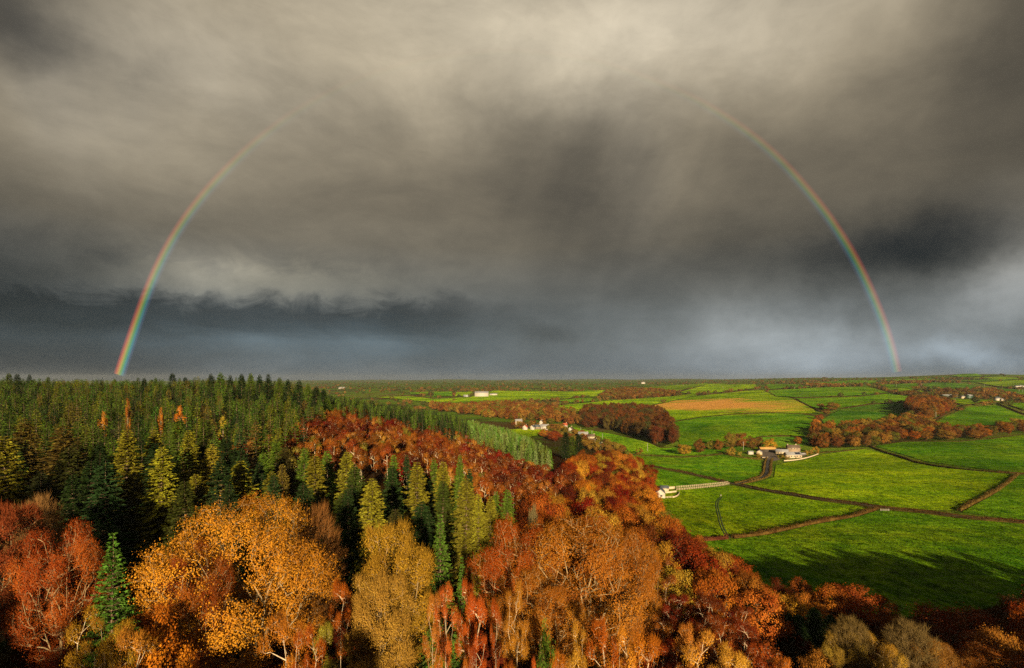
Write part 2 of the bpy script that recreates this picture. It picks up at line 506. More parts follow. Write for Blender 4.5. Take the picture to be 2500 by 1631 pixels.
# ------------------------------------------------------------------ tree prototypes (height 1 = metres as given; scaled when placed)
def broad_tree(seed, H, R, ntips, nleaf, lsize, base=0.22, lobes=16, spread=0.55, tipr=0.02, narrow=False, sides=3, twigs=0, twl=0.9, tww=0.05, rexp=0.42):
    r = np.random.default_rng(seed)
    c = np.array([0, 0, H * (base + (1 - base) * 0.52)])
    rz = H * (1 - base) * 0.5
    # lobes on the crown's ellipsoid
    dirs = unit(r.normal(size=(lobes, 3)) + np.array([0, 0, 0.25]))
    for _ in range(12):      # push the lobes apart so that the crown has hollows between them
        dd_ = dirs[:, None] - dirs[None]
        dirs = unit(dirs + (dd_ / ((dd_ ** 2).sum(2)[..., None] + 0.05) ).sum(1) * 0.02)
    lob = c + dirs * np.array([R, R, rz]) * r.uniform(0.50, 0.80, (lobes, 1))
    lr = R * r.uniform(0.24, 0.42, lobes) * (0.8 if narrow else 1.0)
    which = r.choice(lobes, ntips, p=lr ** 2 / (lr ** 2).sum())
    off = unit(r.normal(size=(ntips, 3)) + dirs[which] * 0.9)
    tips = lob[which] + off * (lr[which] * r.uniform(0.35, 1.0, ntips) ** 0.6)[:, None] * np.array([1, 1, 0.85])
    tips = tips[tips[:, 2] > H * base * 0.45]
    # trunk
    fork = H * (0.62 if narrow else 0.42)
    nt = 7
    lean = r.normal(size=2) * 0.03 * H
    tz = np.linspace(0, fork, nt)
    nodes = [np.array([lean[0] * (z / H) ** 1.5, lean[1] * (z / H) ** 1.5, z]) for z in tz]
    par = [-1] + list(range(nt - 1))
    plen = list(tz)
    N = np.zeros((nt + len(tips) * 8, 3))
    N[:nt] = nodes
    PL = np.zeros(len(N))
    PL[:nt] = tz
    n = nt
    order = np.argsort(np.linalg.norm((tips - N[nt - 2]) * np.array([1, 1, 0.8]), axis=1))
    par = np.full(len(N), -1)
    par[1:nt] = np.arange(nt - 1)
    tipnode = []
    for i in order:
        p = tips[i]
        dd = N[:n] - p
        dist = np.sqrt((dd ** 2).sum(1))
        cost = dist + 0.30 * PL[:n] + np.maximum(0, dd[:, 2]) * 1.2
        cost[:3] += 50
        j = int(np.argmin(cost))
        Ld = dist[j]
        k = max(1, min(6, int(Ld / 1.1)))
        prev = j
        p0 = N[j].copy()
        for s in range(1, k + 1):
            f = s / k
            q = p0 + (p - p0) * f
            if s < k:
                q = q + r.normal(size=3) * 0.07 * Ld / k
                q[2] += math.sin(math.pi * f) * 0.06 * Ld
            N[n] = q
            PL[n] = PL[prev] + np.linalg.norm(q - N[prev])
            par[n] = prev
            prev = n
            n += 1
        tipnode.append(prev)
    cnt = np.zeros(n)
    cnt[tipnode] += 1
    for i in range(n - 1, 0, -1):
        cnt[par[i]] += cnt[i]
    rad = tipr * np.maximum(cnt, 1) ** rexp
    parts_w = []
    idx = np.arange(1, n)
    V, F = tubes(N[par[idx]], N[idx], rad[par[idx]].clip(max=rad[idx] * 1.8), rad[idx], sides)
    parts_w.append((V, F, 0))
    T = N[tipnode]
    twig_part = None
    if twigs:
        TC = np.repeat(T, twigs, 0)
        dr = unit(unit(TC - (c - np.array([0, 0, rz * 0.9]))) + r.normal(size=TC.shape) * 0.45)
        ln = twl * r.uniform(0.5, 1.2, (len(TC), 1))
        sd_ = unit(np.cross(dr, r.normal(size=dr.shape))) * tww * 0.5
        TV = np.stack([TC - dr * ln * 0.15, TC + sd_ + dr * ln * 0.3, TC + dr * ln, TC - sd_ + dr * ln * 0.3], 1).reshape(-1, 3)
        twig_part = (TV, np.arange(len(TV)).reshape(-1, 4), 0, np.full(len(TC), 0.45))
    k = nleaf
    C = np.repeat(T, k, 0) + r.normal(size=(len(T) * k, 3)) * spread * np.array([1, 1, 0.8])
    lobe_of = np.argmin(((T[:, None] - lob[None]) ** 2).sum(2), axis=1)
    out = unit(C - np.repeat(lob[lobe_of], k, 0)) * 0.8 + unit(C - c) * 0.5 + r.normal(size=C.shape) * 0.46 + np.array([0, 0, 0.2])
    V, F = leaf_quads(C, out, lsize * r.uniform(0.6, 1.3, len(C)), r)
    lt = r.random(lobes)
    tone = np.clip(0.40 * np.repeat(lt[lobe_of], k) + 0.38 * np.repeat(r.random(len(T)), k) + 0.22 * r.random(len(C)), 0, 1)
    leaf = [(V, F, 0, tone)]
    if twig_part:
        leaf.append(twig_part)
    return parts_w, leaf


def conifer_tree(seed, H, R, step=0.55, nb=6, seg=0.5, sw=0.30, clear=0.12, droop=0.30, power=0.85, detail=3, irregular=0.25, sl=0.8):
    r = np.random.default_rng(seed)
    tz = np.linspace(0, H, 9)
    tr = 0.017 * H * (1 - tz / H * 0.97)
    P = np.stack([r.normal(size=9) * 0.02 * H * 0.2, r.normal(size=9) * 0.02 * H * 0.2, tz], 1)
    P[0, :2] = 0
    Vt, Ft = tubes(P[:-1], P[1:], tr[:-1], tr[1:], 5)
    bp0, bp1, br = [], [], []
    SC, SD, SN, SL = [], [], [], []
    z = H * clear
    while z < H * 0.995:
        t = (z - H * clear) / (H * (1 - clear))
        L0 = R * (1 - t) ** power * (0.55 + 0.45 * min(1, t * 5 + 0.35))
        n = max(4, nb if t < 0.9 else nb - 1)
        a0 = r.uniform(0, 6.28)
        for b in range(n):
            a = a0 + 6.283 * b / n + r.normal() * 0.25
            L = max(0.22, L0 * (1 + r.normal() * irregular))
            up = 0.35 * t + r.normal() * 0.06 - 0.02
            m = max(1, int(round(L / seg)))
            ca, sa = math.cos(a), math.sin(a)
            px, pz = 0.0, z
            pts = [np.array([0, 0, z])]
            for s in range(1, m + 1):
                f = s / m
                px = L * f
                pz = z + L * (up * f - droop * f * f + droop * 0.35 * f ** 4)
                pts.append(np.array([px * ca, px * sa, pz]))
            for s in range(m):
                p, q = pts[s], pts[s + 1]
                if s < m - 1 or detail > 2:
                    bp0.append(p); bp1.append(q); br.append(0.012 * L * (1 - s / m) + 0.006)
                if s == 0 and m > 2 and t < 0.8:
                    continue
                d = unit(q - p)
                side = np.array([-sa, ca, 0.0])
                ll = sl * (0.55 + 0.45 * (1 - s / m)) * min(1.0, 0.35 + L / 2.0)
                for sg in (-1, 1):
                    for rep in range(2 if detail > 2 else 1):
                        dirv = unit(d * r.uniform(0.5, 1.0) + side * sg * r.uniform(0.6, 1.0) + np.array([0, 0, -0.25 * r.random()]))
                        c = p + (q - p) * r.random() + dirv * ll * 0.45
                        SC.append(c); SD.append(dirv); SL.append(ll * r.uniform(0.75, 1.2))
                dirv = unit(d + np.array([0, 0, r.uniform(-0.7, 0.25)]))
                SC.append(q + dirv * ll * 0.3); SD.append(dirv); SL.append(ll * r.uniform(0.8, 1.2))
        z += step * (1.0 if t < 0.7 else 0.75) * r.uniform(0.85, 1.15) * (1 if detail > 1 else 1.3)
    SC.append(np.array([0, 0, H * 0.985])); SD.append(np.array([0, 0, 1.0])); SL.append(0.9)
    SC, SD, SL = np.array(SC), np.array(SD), np.array(SL)
    nv = unit(np.cross(SD, r.normal(size=SD.shape) + np.array([0, 0, 1.6]) * 0) )
    upb = unit(np.array([0, 0, 1.0]) - SD * SD[:, 2:3])
    wv = unit(np.cross(SD, upb) * r.uniform(0.3, 1.0, (len(SD), 1)) + upb * r.normal(size=(len(SD), 1)) * 0.6)
    h = SL[:, None] * 0.5
    w = sw * 0.5 * r.uniform(0.7, 1.3, (len(SD), 1)) * (0.5 + 0.5 * SL[:, None] / sl)
    V = np.stack([SC - SD * h, SC + wv * w - SD * h * 0.1, SC + SD * h, SC - wv * w - SD * h * 0.1], 1).reshape(-1, 3)
    F = np.arange(len(SC) * 4).reshape(-1, 4)
    wood = [(Vt, Ft, 0)]
    if bp0:
        Vb, Fb = tubes(bp0, bp1, br, np.array(br) * 0.7, 3)
        wood.append((Vb, Fb, 0))
    return wood, [(V, F, 0)]


PROTO = {}


def register(key, H, R, wood, leaf, bark, leafmat):
    wm = mesh_np('trunk', wood, False)
    wm.materials.append(MATS[bark])
    lm = mesh_np('crown', leaf, True)
    lm.materials.append(MATS[leafmat])
    lv = np.concatenate([p[0] for p in leaf])
    R = float(np.percentile(np.hypot(lv[:, 0], lv[:, 1]), 97.5))
    H = float(np.percentile(lv[:, 2], 99.7))
    one = [(p[0], p[1], 0) for p in wood] + [(p[0], p[1], 1) + tuple(p[3:]) for p in leaf]
    PROTO[key] = dict(H=H, R=R, wood=wm, leaf=lm, one=None, src=one, bark=bark, leafmat=leafmat)


def one_mesh(key):
    p = PROTO[key]
    if p['one'] is None:
        p['one'] = mesh_np(key, p['src'], True)
        p['one'].materials.append(MATS[p['bark']])
        p['one'].materials.append(MATS[p['leafmat']])
    return p['one']


# heroes in the foreground
for i in range(2):
    w, l = broad_tree(11 + i, 20, 10.5, 1700, 44, 0.155, base=0.06, lobes=19, spread=0.42, tipr=0.018, twigs=4, twl=0.7, tww=0.035)
    register(f'oak{i}', 20, 10.5, w, l, 'bark_pale', 'leaf')
for i in range(2):
    w, l = broad_tree(31 + i, 17, 5.2, 1300, 26, 0.15, base=0.06, lobes=30, spread=0.48, tipr=0.015, narrow=True, twigs=8, twl=1.1, tww=0.04)
    register(f'beech{i}', 17, 5.2, w, l, 'bark_pale', 'leaf')
for i in range(3):
    w, l = broad_tree(51 + i, 13, 2.9, 360, 15, 0.13, base=0.28, lobes=12, spread=0.36, tipr=0.009, narrow=True, twigs=6, twl=0.8, tww=0.03)
    register(f'birch{i}', 13, 2.9, w, l, 'bark_birch', 'leaf')
w, l = broad_tree(71, 14, 5.0, 1100, 1, 0.15, base=0.12, lobes=60, spread=0.3, tipr=0.008, twigs=14, twl=1.3, tww=0.035)
register('bare0', 14, 5.0, w, l, 'bark_pale', 'leaf')
for i in range(3):
    w, l = broad_tree(81 + i, 4.2, 2.3, 170, 22, 0.20, base=0.05, lobes=8, spread=0.28, tipr=0.010)
    register(f'bush{i}', 4.2, 2.3, w, l, 'bark_brown', 'leaf')
# middle distance broadleaves
for i in range(4):
    w, l = broad_tree(91 + i, 15, 6.0, 420, 24, 0.36, base=0.02, lobes=20, spread=0.58, tipr=0.020, twigs=3, twl=1.0, tww=0.06)
    register(f'broad{i}', 15, 6.0, w, l, 'bark_brown', 'leaf')
for i in range(3):
    w, l = broad_tree(111 + i, 13, 3.4, 150, 14, 0.42, base=0.22, lobes=9, spread=0.50, tipr=0.022, narrow=True)
    register(f'slim{i}', 13, 3.4, w, l, 'bark_birch', 'leaf')
for i in range(3):
    w, l = broad_tree(131 + i, 11, 5.0, 80, 18, 0.85, base=0.0, lobes=9, spread=0.85, tipr=0.05)
    register(f'far{i}', 11, 5.0, w, l, 'bark_brown', 'leaf')
# conifers
for i in range(4):
    w, l = conifer_tree(151 + i, 24, 4.8, step=0.58, nb=9, seg=0.50, sw=0.36, clear=0.10 + 0.06 * (i % 2), droop=0.26, power=0.62, irregular=0.24, sl=1.05)
    register(f'spruce{i}', 24, 4.8, w, l, 'bark_conifer', 'needle')
w, l = conifer_tree(171, 15, 4.2, step=0.45, nb=8, seg=0.42, sw=0.24, clear=0.03, droop=0.12, power=0.92, irregular=0.10, sl=0.72)
register('fir0', 15, 4.2, w, l, 'bark_conifer', 'needle')
for i in range(5):
    w, l = conifer_tree(181 + i, 18, (3.0, 3.4, 2.6, 3.8, 3.0)[i], step=0.75 + 0.05 * i, nb=7 - i % 2, seg=0.75, sw=0.50, clear=0.12, droop=(0.1, 0.25, 0.4, 0.15, -0.1)[i], power=(0.75, 0.6, 0.9, 0.55, 0.7)[i], detail=2, irregular=0.22 + 0.05 * i, sl=1.0)
    register(f'plant{i}', 18, 3.0, w, l, 'bark_conifer', 'needle')

# ------------------------------------------------------------------ terrain
CP = [  # u, v, distance y -> a point of the ground seen there
    (-300, 1640, 60), (100, 1640, 64), (600, 1610, 72), (1250, 1640, 74), (1790, 1640, 90), (2310, 1640, 98), (2900, 1640, 100),
    (390, 1335, 118), (50, 1330, 118), (900, 1360, 125), (1250, 1390, 125), (1700, 1450, 126), (1890, 1500, 130), (2200, 1520, 134), (2550, 1530, 132),
    (1713, 1325, 215), (1640, 1290, 228), (2100, 1420, 164), (2450, 1410, 168),
    (630, 1200, 168), (315, 1190, 176), (50, 1180, 176), (315, 1050, 290), (50, 1045, 290), (735, 1075, 270), (315, 982, 470), (660, 980, 500), (50, 978, 500), (-300, 985, 450),
    (945, 1075, 330), (1050, 1045, 430), (1155, 1134, 310), (1310, 1155, 310), (1260, 1096, 430), (1418, 1187, 300), (1520, 1255, 255), (1475, 1133, 400),
    (1600, 1217, 330), (1500, 1190, 320), (930, 1180, 200), (1250, 1240, 210), (900, 1030, 430),
    (1300, 1055, 850), (1400, 1068, 800), (1470, 1068, 790), (1575, 1105, 620), (1555, 1130, 530),
    (1785, 1182, 391), (1650, 1195, 345), (1920, 1125, 531), (1760, 1112, 560), (2000, 1180, 370),
    (1840, 1040, 820), (1785, 1000, 1150), (1785, 962, 1800), (1785, 941, 2900), (1785, 930, 5200),
    (2100, 1010, 980), (2310, 1050, 730), (2360, 1020, 870), (2500, 1092, 560), (2310, 1135, 442), (2500, 1155, 380), (2500, 1261, 253), (2200, 1260, 262), (2000, 1300, 232),
    (2300, 985, 1150), (2400, 972, 1450), (2500, 960, 1800), (2200, 945, 1950), (2400, 938, 2400), (2250, 925, 3200), (2405, 912, 3700), (2180, 921, 4300), (1950, 924, 5500), (2560, 922, 4000),
    (1155, 987, 1637), (1208, 958, 2350), (1208, 940, 4093), (1208, 931, 8600), (945, 972, 2050), (945, 932, 8600), (1400, 960, 2250), (1450, 986, 1550), (1550, 1004, 1250), (1500, 941, 3700), (1500, 931, 8000), (1000, 942, 3700), (1400, 1005, 1180), (1200, 1010, 1180), (850, 932, 9000),
]
CPZ = [  # u, z, y -> ground that is hidden in the photograph
    (945, -78, 800), (800, -66, 760), (1100, -84, 740), (400, -48, 850), (100, -44, 850), (600, -56, 900), (-300, -40, 900),
    (300, -75, 3000), (-200, -70, 3000), (300, -70, 9000), (2900, -20, 9000), (3200, -30, 3000), (3000, -66, 200), (3000, -70, 500), (-300, -36, 110),
    (100, -33, 30), (1250, -38, 30), (2300, -46, 30), (100, -33, 12), (1250, -38, 12), (2300, -44, 12), (1250, -52, 14000), (2300, -30, 14000), (300, -66, 14000),
]
cp = np.array([(math.atan((u - UC) / FPX), y, -(v - VH) / FPX * y) for u, v, y in CP] + [(math.atan((u - UC) / FPX), y, z) for u, z, y in CPZ])
cth = cp[:, 0]
clr = np.log(cp[:, 1] / np.cos(cth))
X = np.stack([cth * 1.6, clr], 1)


def tps(d):
    return np.where(d > 1e-9, d * d * np.log(np.maximum(d, 1e-9)), 0.0)


D = np.linalg.norm(X[:, None] - X[None], axis=2)
n = len(X)
K = np.zeros((n + 3, n + 3))
K[:n, :n] = tps(D) + np.eye(n) * 0.004
K[:n, n] = 1
K[:n, n + 1:] = X
K[n, :n] = 1
K[n + 1:, :n] = X.T
coef = np.linalg.solve(K, np.concatenate([cp[:, 2], np.zeros(3)]))

RMAX = 14000.0
TH = np.radians(np.linspace(-56, 56, 337))
LR = np.linspace(math.log(9.0), math.log(RMAX), 230)
tt, ll = np.meshgrid(TH, LR, indexing='ij')
Q = np.stack([tt.ravel() * 1.6, ll.ravel()], 1)
Zt = np.zeros(len(Q))
for s in range(0, len(Q), 8000):
    q = Q[s:s + 8000]
    Zt[s:s + 8000] = tps(np.linalg.norm(q[:, None] - X[None], axis=2)) @ coef[:n] + coef[n] + q @ coef[n + 1:]
Zt = Zt.reshape(tt.shape)
rr = np.exp(ll)
xw, yw = rr * np.sin(tt), rr * np.cos(tt)
Zt += np.sin(xw * 0.021 + 1) * np.cos(yw * 0.017) * 0.25 + np.sin(xw * 0.0063 + 2 + yw * 0.004) * 1.2 * np.clip((rr - 500) / 1500, 0, 1)
Zt += (np.sin(tt * 21 + 1.2) * np.sin(ll * 17 + tt * 9) + 0.6 * np.sin(tt * 47 + ll * 6) ) * 9.0 * np.clip((rr - 4200) / 3500, 0, 1)
Zt = np.clip(Zt, -98, 40)


def ground_z(x, y):
    """height of the ground, bilinear in angle and log distance"""
    x, y = np.asarray(x, float), np.asarray(y, float)
    th = np.clip(np.arctan2(x, y), TH[0], TH[-1])
    lr = np.clip(np.log(np.hypot(x, y) + 1e-6), LR[0], LR[-1])
    a = (th - TH[0]) / (TH[1] - TH[0])
    b = (lr - LR[0]) / (LR[1] - LR[0])
    i = np.clip(a.astype(int), 0, len(TH) - 2)
    j = np.clip(b.astype(int), 0, len(LR) - 2)
    fa, fb = a - i, b - j
    return (Zt[i, j] * (1 - fa) * (1 - fb) + Zt[i + 1, j] * fa * (1 - fb) + Zt[i, j + 1] * (1 - fa) * fb + Zt[i + 1, j + 1] * fa * fb)


YS = np.exp(np.linspace(math.log(20), math.log(13500), 1400))


def hit(u, v):
    """first ground point seen in the direction of a pixel (arrays allowed)"""
    u = np.atleast_1d(np.asarray(u, float)); v = np.atleast_1d(np.asarray(v, float))
    out = np.zeros((len(u), 3))
    for k in range(len(u)):
        x = (u[k] - UC) / FPX * YS
        zr = -(v[k] - VH) / FPX * YS
        below = zr <= ground_z(x, YS)
        j = int(np.argmax(below)) if below.any() else len(YS) - 1
        y = YS[j]
        if j > 0 and below.any():
            g0 = zr[j - 1] - ground_z(x[j - 1], YS[j - 1])
            g1 = zr[j] - ground_z(x[j], YS[j])
            f = g0 / (g0 - g1 + 1e-9)
            y = YS[j - 1] + (YS[j] - YS[j - 1]) * f
        xx = (u[k] - UC) / FPX * y
        out[k] = (xx, y, float(ground_z(xx, y)))
    return out


def proj(x, y, z):
    return UC + x / y * FPX, VH - z / y * FPX


def in_poly(u, v, poly):
    u, v = np.asarray(u, float), np.asarray(v, float)
    c = np.zeros(u.shape, bool)
    n = len(poly)
    for i in range(n):
        x0, y0 = poly[i]
        x1, y1 = poly[(i + 1) % n]
        if y0 == y1:
            continue
        k = ((y0 > v) != (y1 > v)) & (u < (x1 - x0) * (v - y0) / (y1 - y0) + x0)
        c ^= k
    return c


def shade_rise_z(x, y, z0=-42.0):
    """rise added unseen behind the camera to shade the foreground: higher on the left, lower on the right"""
    x, y = np.asarray(x, float), np.asarray(y, float)
    crest = np.interp(x, [-400, -90, -45, 0, 50, 110, 400], [14, 12, -6, -16, -22, -24, -26])  # crest heights shaped for the shade they throw forward
    near = np.clip((-15 - y) / 70, 0, 1)
    near = near * near * (3 - 2 * near)
    far_ = np.clip((np.hypot(x, y) - 400) / 600, 0, 1)
    f = near * (1 - far_)
    return z0 * (1 - f) + crest * f


def build_ground():
    behind = np.radians(np.linspace(56, 304, 125))[1:-1]
    th = np.concatenate([TH, behind])
    rs = np.exp(LR)
    Z = np.zeros((len(th), len(rs)))
    Z[:len(TH)] = Zt
    e0, e1 = Zt[-1], Zt[0]
    for k, a in enumerate(behind):
        f = (a - behind[0]) / (behind[-1] - behind[0])
        f = f * f * (3 - 2 * f)
        Z[len(TH) + k] = e0 * (1 - f) + e1 * f
    xs = rs[None] * np.sin(th)[:, None]
    ys = rs[None] * np.cos(th)[:, None]
    Z = np.where(ys < -15, shade_rise_z(xs, ys, Z), Z)
    V = np.stack([xs, ys, Z], 2).reshape(-1, 3)
    nt, nr = len(th), len(rs)
    i, j = np.meshgrid(np.arange(nt), np.arange(nr - 1), indexing='ij')
    i2 = (i + 1) % nt
    F = np.stack([i * nr + j, i * nr + j + 1, i2 * nr + j + 1, i2 * nr + j], 2).reshape(-1, 4)
    V = np.concatenate([V, [[0, 0, Z[:, 0].mean()]]])
    Fc = np.stack([np.full(nt, nt * nr), np.arange(nt) * nr, ((np.arange(nt) + 1) % nt) * nr], 1)
    me = mesh_np('ground', [(V, F, 0), (np.zeros((0, 3)), Fc - len(V), 0)], False)
    o = link_obj('ground', me, mats=['leaf_litter_ground'])
    for p in (me.polygons,):
        p.foreach_set('use_smooth', np.ones(len(me.polygons), bool))
    me.flip_normals() if me.polygons[0].normal.z < 0 else None
    tag(o, kind='structure', label='rolling ground of the wooded valley under trees and fields')


build_ground()

# ------------------------------------------------------------------ fields
GB = (0.122, 0.182, 0.003)     # sunlit yellow-green pasture
GG = (0.078, 0.150, 0.004)     # greener pasture
GD = (0.062, 0.130, 0.008)
FIELDS = [
    ('field', 'stubble', GB, [(1540, 1003), (1620, 1010), (1636, 1031), (1709, 1019), (1796, 1011), (1873, 1008), (1959, 1011), (1992, 1009), (1987, 1001), (1932, 973), (1895, 969), (1864, 954), (1848, 953), (1714, 967), (1701, 968)]),
    ('field', None, GB, [(1313, 997), (1365, 1006), (1440, 1012), (1540, 1001), (1701, 967), (1698, 962), (1640, 969), (1468, 981)]),
    ('field', None, GG, [(1640, 1033), (1709, 1021), (1796, 1013), (1900, 1010), (1959, 1013), (1988, 1018), (1984, 1042), (1981, 1066), (1905, 1066), (1862, 1066), (1800, 1080), (1700, 1090), (1660, 1085)]),
    ('field', None, GB, [(1071, 986), (1150, 971), (1207, 955), (1300, 957), (1393, 957), (1482, 954), (1458, 970), (1411, 971), (1359, 977), (1250, 982), (1229, 984), (1107, 993)]),
    ('field', None, GB, [(918, 971), (1000, 968), (1061, 976), (1150, 971), (1071, 985), (1054, 984), (1000, 978)]),
    ('field', None, GG, [(1061, 957), (1104, 957), (1104, 968), (1057, 970)]),
    ('field', None, GB, [(1113, 959), (1161, 957), (1150, 967), (1111, 969)]),
    ('field', None, GG, [(1000, 959), (1046, 958), (1043, 965), (1003, 963)]),
    ('field', None, GG, [(1359, 979), (1411, 973), (1458, 972), (1462, 980), (1400, 984)]),
    ('field', None, GB, [(1540, 951), (1640, 942), (1725, 937), (1733, 939), (1651, 956), (1600, 953)]),
    ('field', None, GB, [(1657, 959), (1735, 938), (1845, 940), (1848, 949), (1709, 964)]),
    ('field', None, GG, [(1872, 955), (1990, 948), (2120, 945), (2170, 960), (2096, 967), (1946, 971), (1895, 968)]),
    ('field', None, GG, [(1943, 974), (2096, 970), (2172, 962), (2238, 972), (2213, 983), (2123, 987), (2052, 998), (2020, 1003), (1978, 993)]),
    ('field', None, GD, [(2006, 1026), (2052, 1001), (2123, 990), (2211, 986), (2222, 1009), (2178, 1030), (2063, 1038), (2041, 1046), (2015, 1040)]),
    ('field', None, GB, [(2145, 946), (2200, 949), (2293, 961), (2280, 965), (2246, 962), (2186, 958)]),
    ('field', None, GG, [(2144, 941), (2238, 937), (2249, 952), (2200, 950), (2150, 945)]),
    ('field', None, GD, [(2252, 941), (2276, 935), (2361, 938), (2385, 945), (2377, 952), (2350, 953), (2254, 950)]),
    ('field', None, GG, [(2276, 1036), (2303, 1019), (2364, 995), (2429, 990), (2500, 1017), (3080, 1050), (3080, 1030), (2500, 1042), (2460, 1047), (2380, 1055), (2314, 1060), (2284, 1055)]),
    ('field', None, GG, [(2137, 1090), (2205, 1080), (2342, 1080), (2424, 1073), (2500, 1062), (3080, 1045), (3080, 1172), (2500, 1157), (2369, 1142), (2260, 1128), (2205, 1111)]),
    ('field', None, GB, [(1894, 1138), (1924, 1130), (1960, 1126), (2003, 1112), (2110, 1098), (2164, 1110), (2232, 1131), (2314, 1145), (2400, 1153), (2478, 1160), (2464, 1175), (2400, 1215), (2339, 1247), (2239, 1247), (2150, 1236), (2100, 1228), (2004, 1216), (1928, 1204), (1853, 1192), (1815, 1183), (1856, 1178), (1890, 1166)]),
    ('field', None, GG, [(2484, 1163), (3080, 1180), (3080, 1290), (2500, 1273), (2420, 1262), (2348, 1252), (2420, 1213), (2462, 1184)]),
    ('field', None, GG, [(1545, 1115), (1601, 1117), (1664, 1121), (1727, 1117), (1767, 1112), (1800, 1118), (1858, 1126), (1860, 1160), (1805, 1176), (1778, 1180), (1752, 1171), (1676, 1153), (1583, 1135), (1555, 1128)]),
    ('field', None, GG, [(1570, 1138), (1590, 1144), (1676, 1161), (1752, 1178), (1775, 1183), (1651, 1193), (1590, 1190), (1575, 1160)]),
    ('field', None, GB, [(1575, 1215), (1600, 1196), (1651, 1199), (1777, 1188), (1802, 1189), (1853, 1200), (1928, 1213), (2004, 1226), (2100, 1238), (2139, 1245), (2100, 1255), (1979, 1278), (1878, 1301), (1787, 1312), (1713, 1320), (1640, 1280), (1600, 1240)]),
    ('field', None, GG, [(1640, 1345), (1713, 1324), (1787, 1319), (1878, 1307), (1979, 1284), (2100, 1262), (2143, 1248), (2239, 1254), (2364, 1270), (2500, 1281), (3080, 1300), (3080, 1500), (2500, 1475), (2300, 1500), (2200, 1510), (2100, 1500), (1900, 1460), (1800, 1420), (1700, 1380)]),
    ('field', None, GG, [(1387, 1040), (1422, 1049), (1490, 1060), (1578, 1080), (1613, 1096), (1660, 1093), (1700, 1092), (1769, 1098), (1767, 1106), (1727, 1110), (1664, 1114), (1601, 1111), (1537, 1106), (1523, 1088), (1485, 1078), (1452, 1071), (1414, 1055)]),
    ('field', None, GD, [(1700, 1095), (1850, 1068), (1975, 1068), (1985, 1085), (1950, 1092), (1880, 1090), (1800, 1100)]),
    ('field', None, GB, [(2246, 974), (2275, 975), (2320, 986), (2345, 992), (2320, 1003), (2285, 985)]),
    ('field', None, GB, [(2293, 973), (2350, 975), (2420, 978), (2425, 984), (2360, 988), (2340, 986)]),
    ('field', None, GB, [(1245, 1050), (1290, 1047), (1330, 1050), (1335, 1062), (1290, 1068), (1255, 1060)]),
    ('field', None, GB, [(2385, 935), (2500, 928), (3080, 930), (3080, 955), (2500, 950), (2420, 942)]),
    ('field', None, GG, [(2395, 948), (2500, 953), (3080, 958), (3080, 975), (2500, 972), (2440, 958)]),
    ('field', None, GG, [(2330, 931), (2400, 928), (2500, 924), (3080, 924), (3080, 929), (2500, 926), (2385, 934)]),
    ('field', None, GG, [(2452, 985), (2500, 985), (3080, 990), (3080, 1025), (2500, 1003)]),
    ('field', None, GG, [(1870, 940), (1940, 939), (1990, 946), (1900, 950), (1876, 952)]),
    ('field', None, GG, [(1985, 936), (2080, 930), (2140, 931), (2140, 937), (2080, 940), (2010, 941)]),
    ('field', None, GG, [(2150, 929), (2230, 926), (2290, 927), (2280, 931), (2200, 933)]),
    ('field', None, GG, [(2320, 918), (2350, 914), (2420, 913), (2440, 917), (2400, 920), (2350, 922)]),
    ('field', None, GB, [(2355, 924), (2420, 922), (2470, 922), (2500, 926), (2420, 927)]),
]
FLABEL = ['large sloping pasture streaked with orange bare earth', 'long narrow pasture strip above the orange field', 'green field below the orange field',
          'bright lit field beside the white barn', 'bright strip field left of the white barn', 'small square field behind the far left hedge',
          'small bright paddock beside the white barn', 'small far field on the left edge of the farmland', 'narrow field beneath the bright barn field',
          'far field on the first rise', 'far gently sloping field crossed by poles', 'wide flat pasture on the rise above the curving hedge',
          'middle pasture bounded by the diagonal hedge', 'shaded pasture under the hillside copse', 'thin bright strip of grass on the far rise',
          'small far pasture with a pole', 'dark green pasture above the far farm', 'large pasture right of the copse',
          'large smooth green pasture at the right edge', 'large lit pasture in front of the farmhouse', 'pasture corner at the right edge',
          'pasture west of the farm lane', 'narrow pasture behind the white cottage', 'lit meadow with the worn path', 'broad foreground meadow in front of the woods',
          'valley meadow along the village', 'shaded paddock behind the farm', 'small paddock behind the copse', 'paddock in front of the green barn',
          'village green among the cottages']


def patch_from_image(name, poly, mat, color=None, lift=(0.12, 0.0011), du=16, dv=7):
    pts = []
    n = len(poly)
    for i in range(n):
        a, b = np.array(poly[i], float), np.array(poly[(i + 1) % n], float)
        k = max(1, int(max(abs(b - a)[0] / du, abs(b - a)[1] / dv)))
        for s in range(k):
            pts.append(a + (b - a) * s / k)
    nb = len(pts)
    P = np.array(pts)
    gu, gv = np.meshgrid(np.arange(P[:, 0].min() + du / 2, P[:, 0].max(), du), np.arange(P[:, 1].min() + dv / 2, P[:, 1].max(), dv))
    gu, gv = gu.ravel(), gv.ravel()
    ins = in_poly(gu, gv, poly)
    allp = [Vector((float(a), float(b))) for a, b in P] + [Vector((float(a), float(b))) for a, b in zip(gu[ins], gv[ins])]
    edges = [(i, (i + 1) % nb) for i in range(nb)]
    vs, es, fs, *_ = delaunay_2d_cdt(allp, edges, [list(range(nb))], 1, 1e-4)
    UV = np.array([(p.x, p.y) for p in vs])
    W = hit(UV[:, 0], UV[:, 1])
    W[:, 2] += lift[0] + lift[1] * W[:, 1]
    me = bpy.data.meshes.new(name)
    me.from_pydata(W.tolist(), [], [list(f) for f in fs])
    me.update()
    flip = [p.normal.z < 0 for p in me.polygons]
    if sum(flip) > len(flip) / 2:
        me.flip_normals()
    me.polygons.foreach_set('use_smooth', np.ones(len(me.polygons), bool))
    return link_obj(name, me, mats=[mat], color=color)


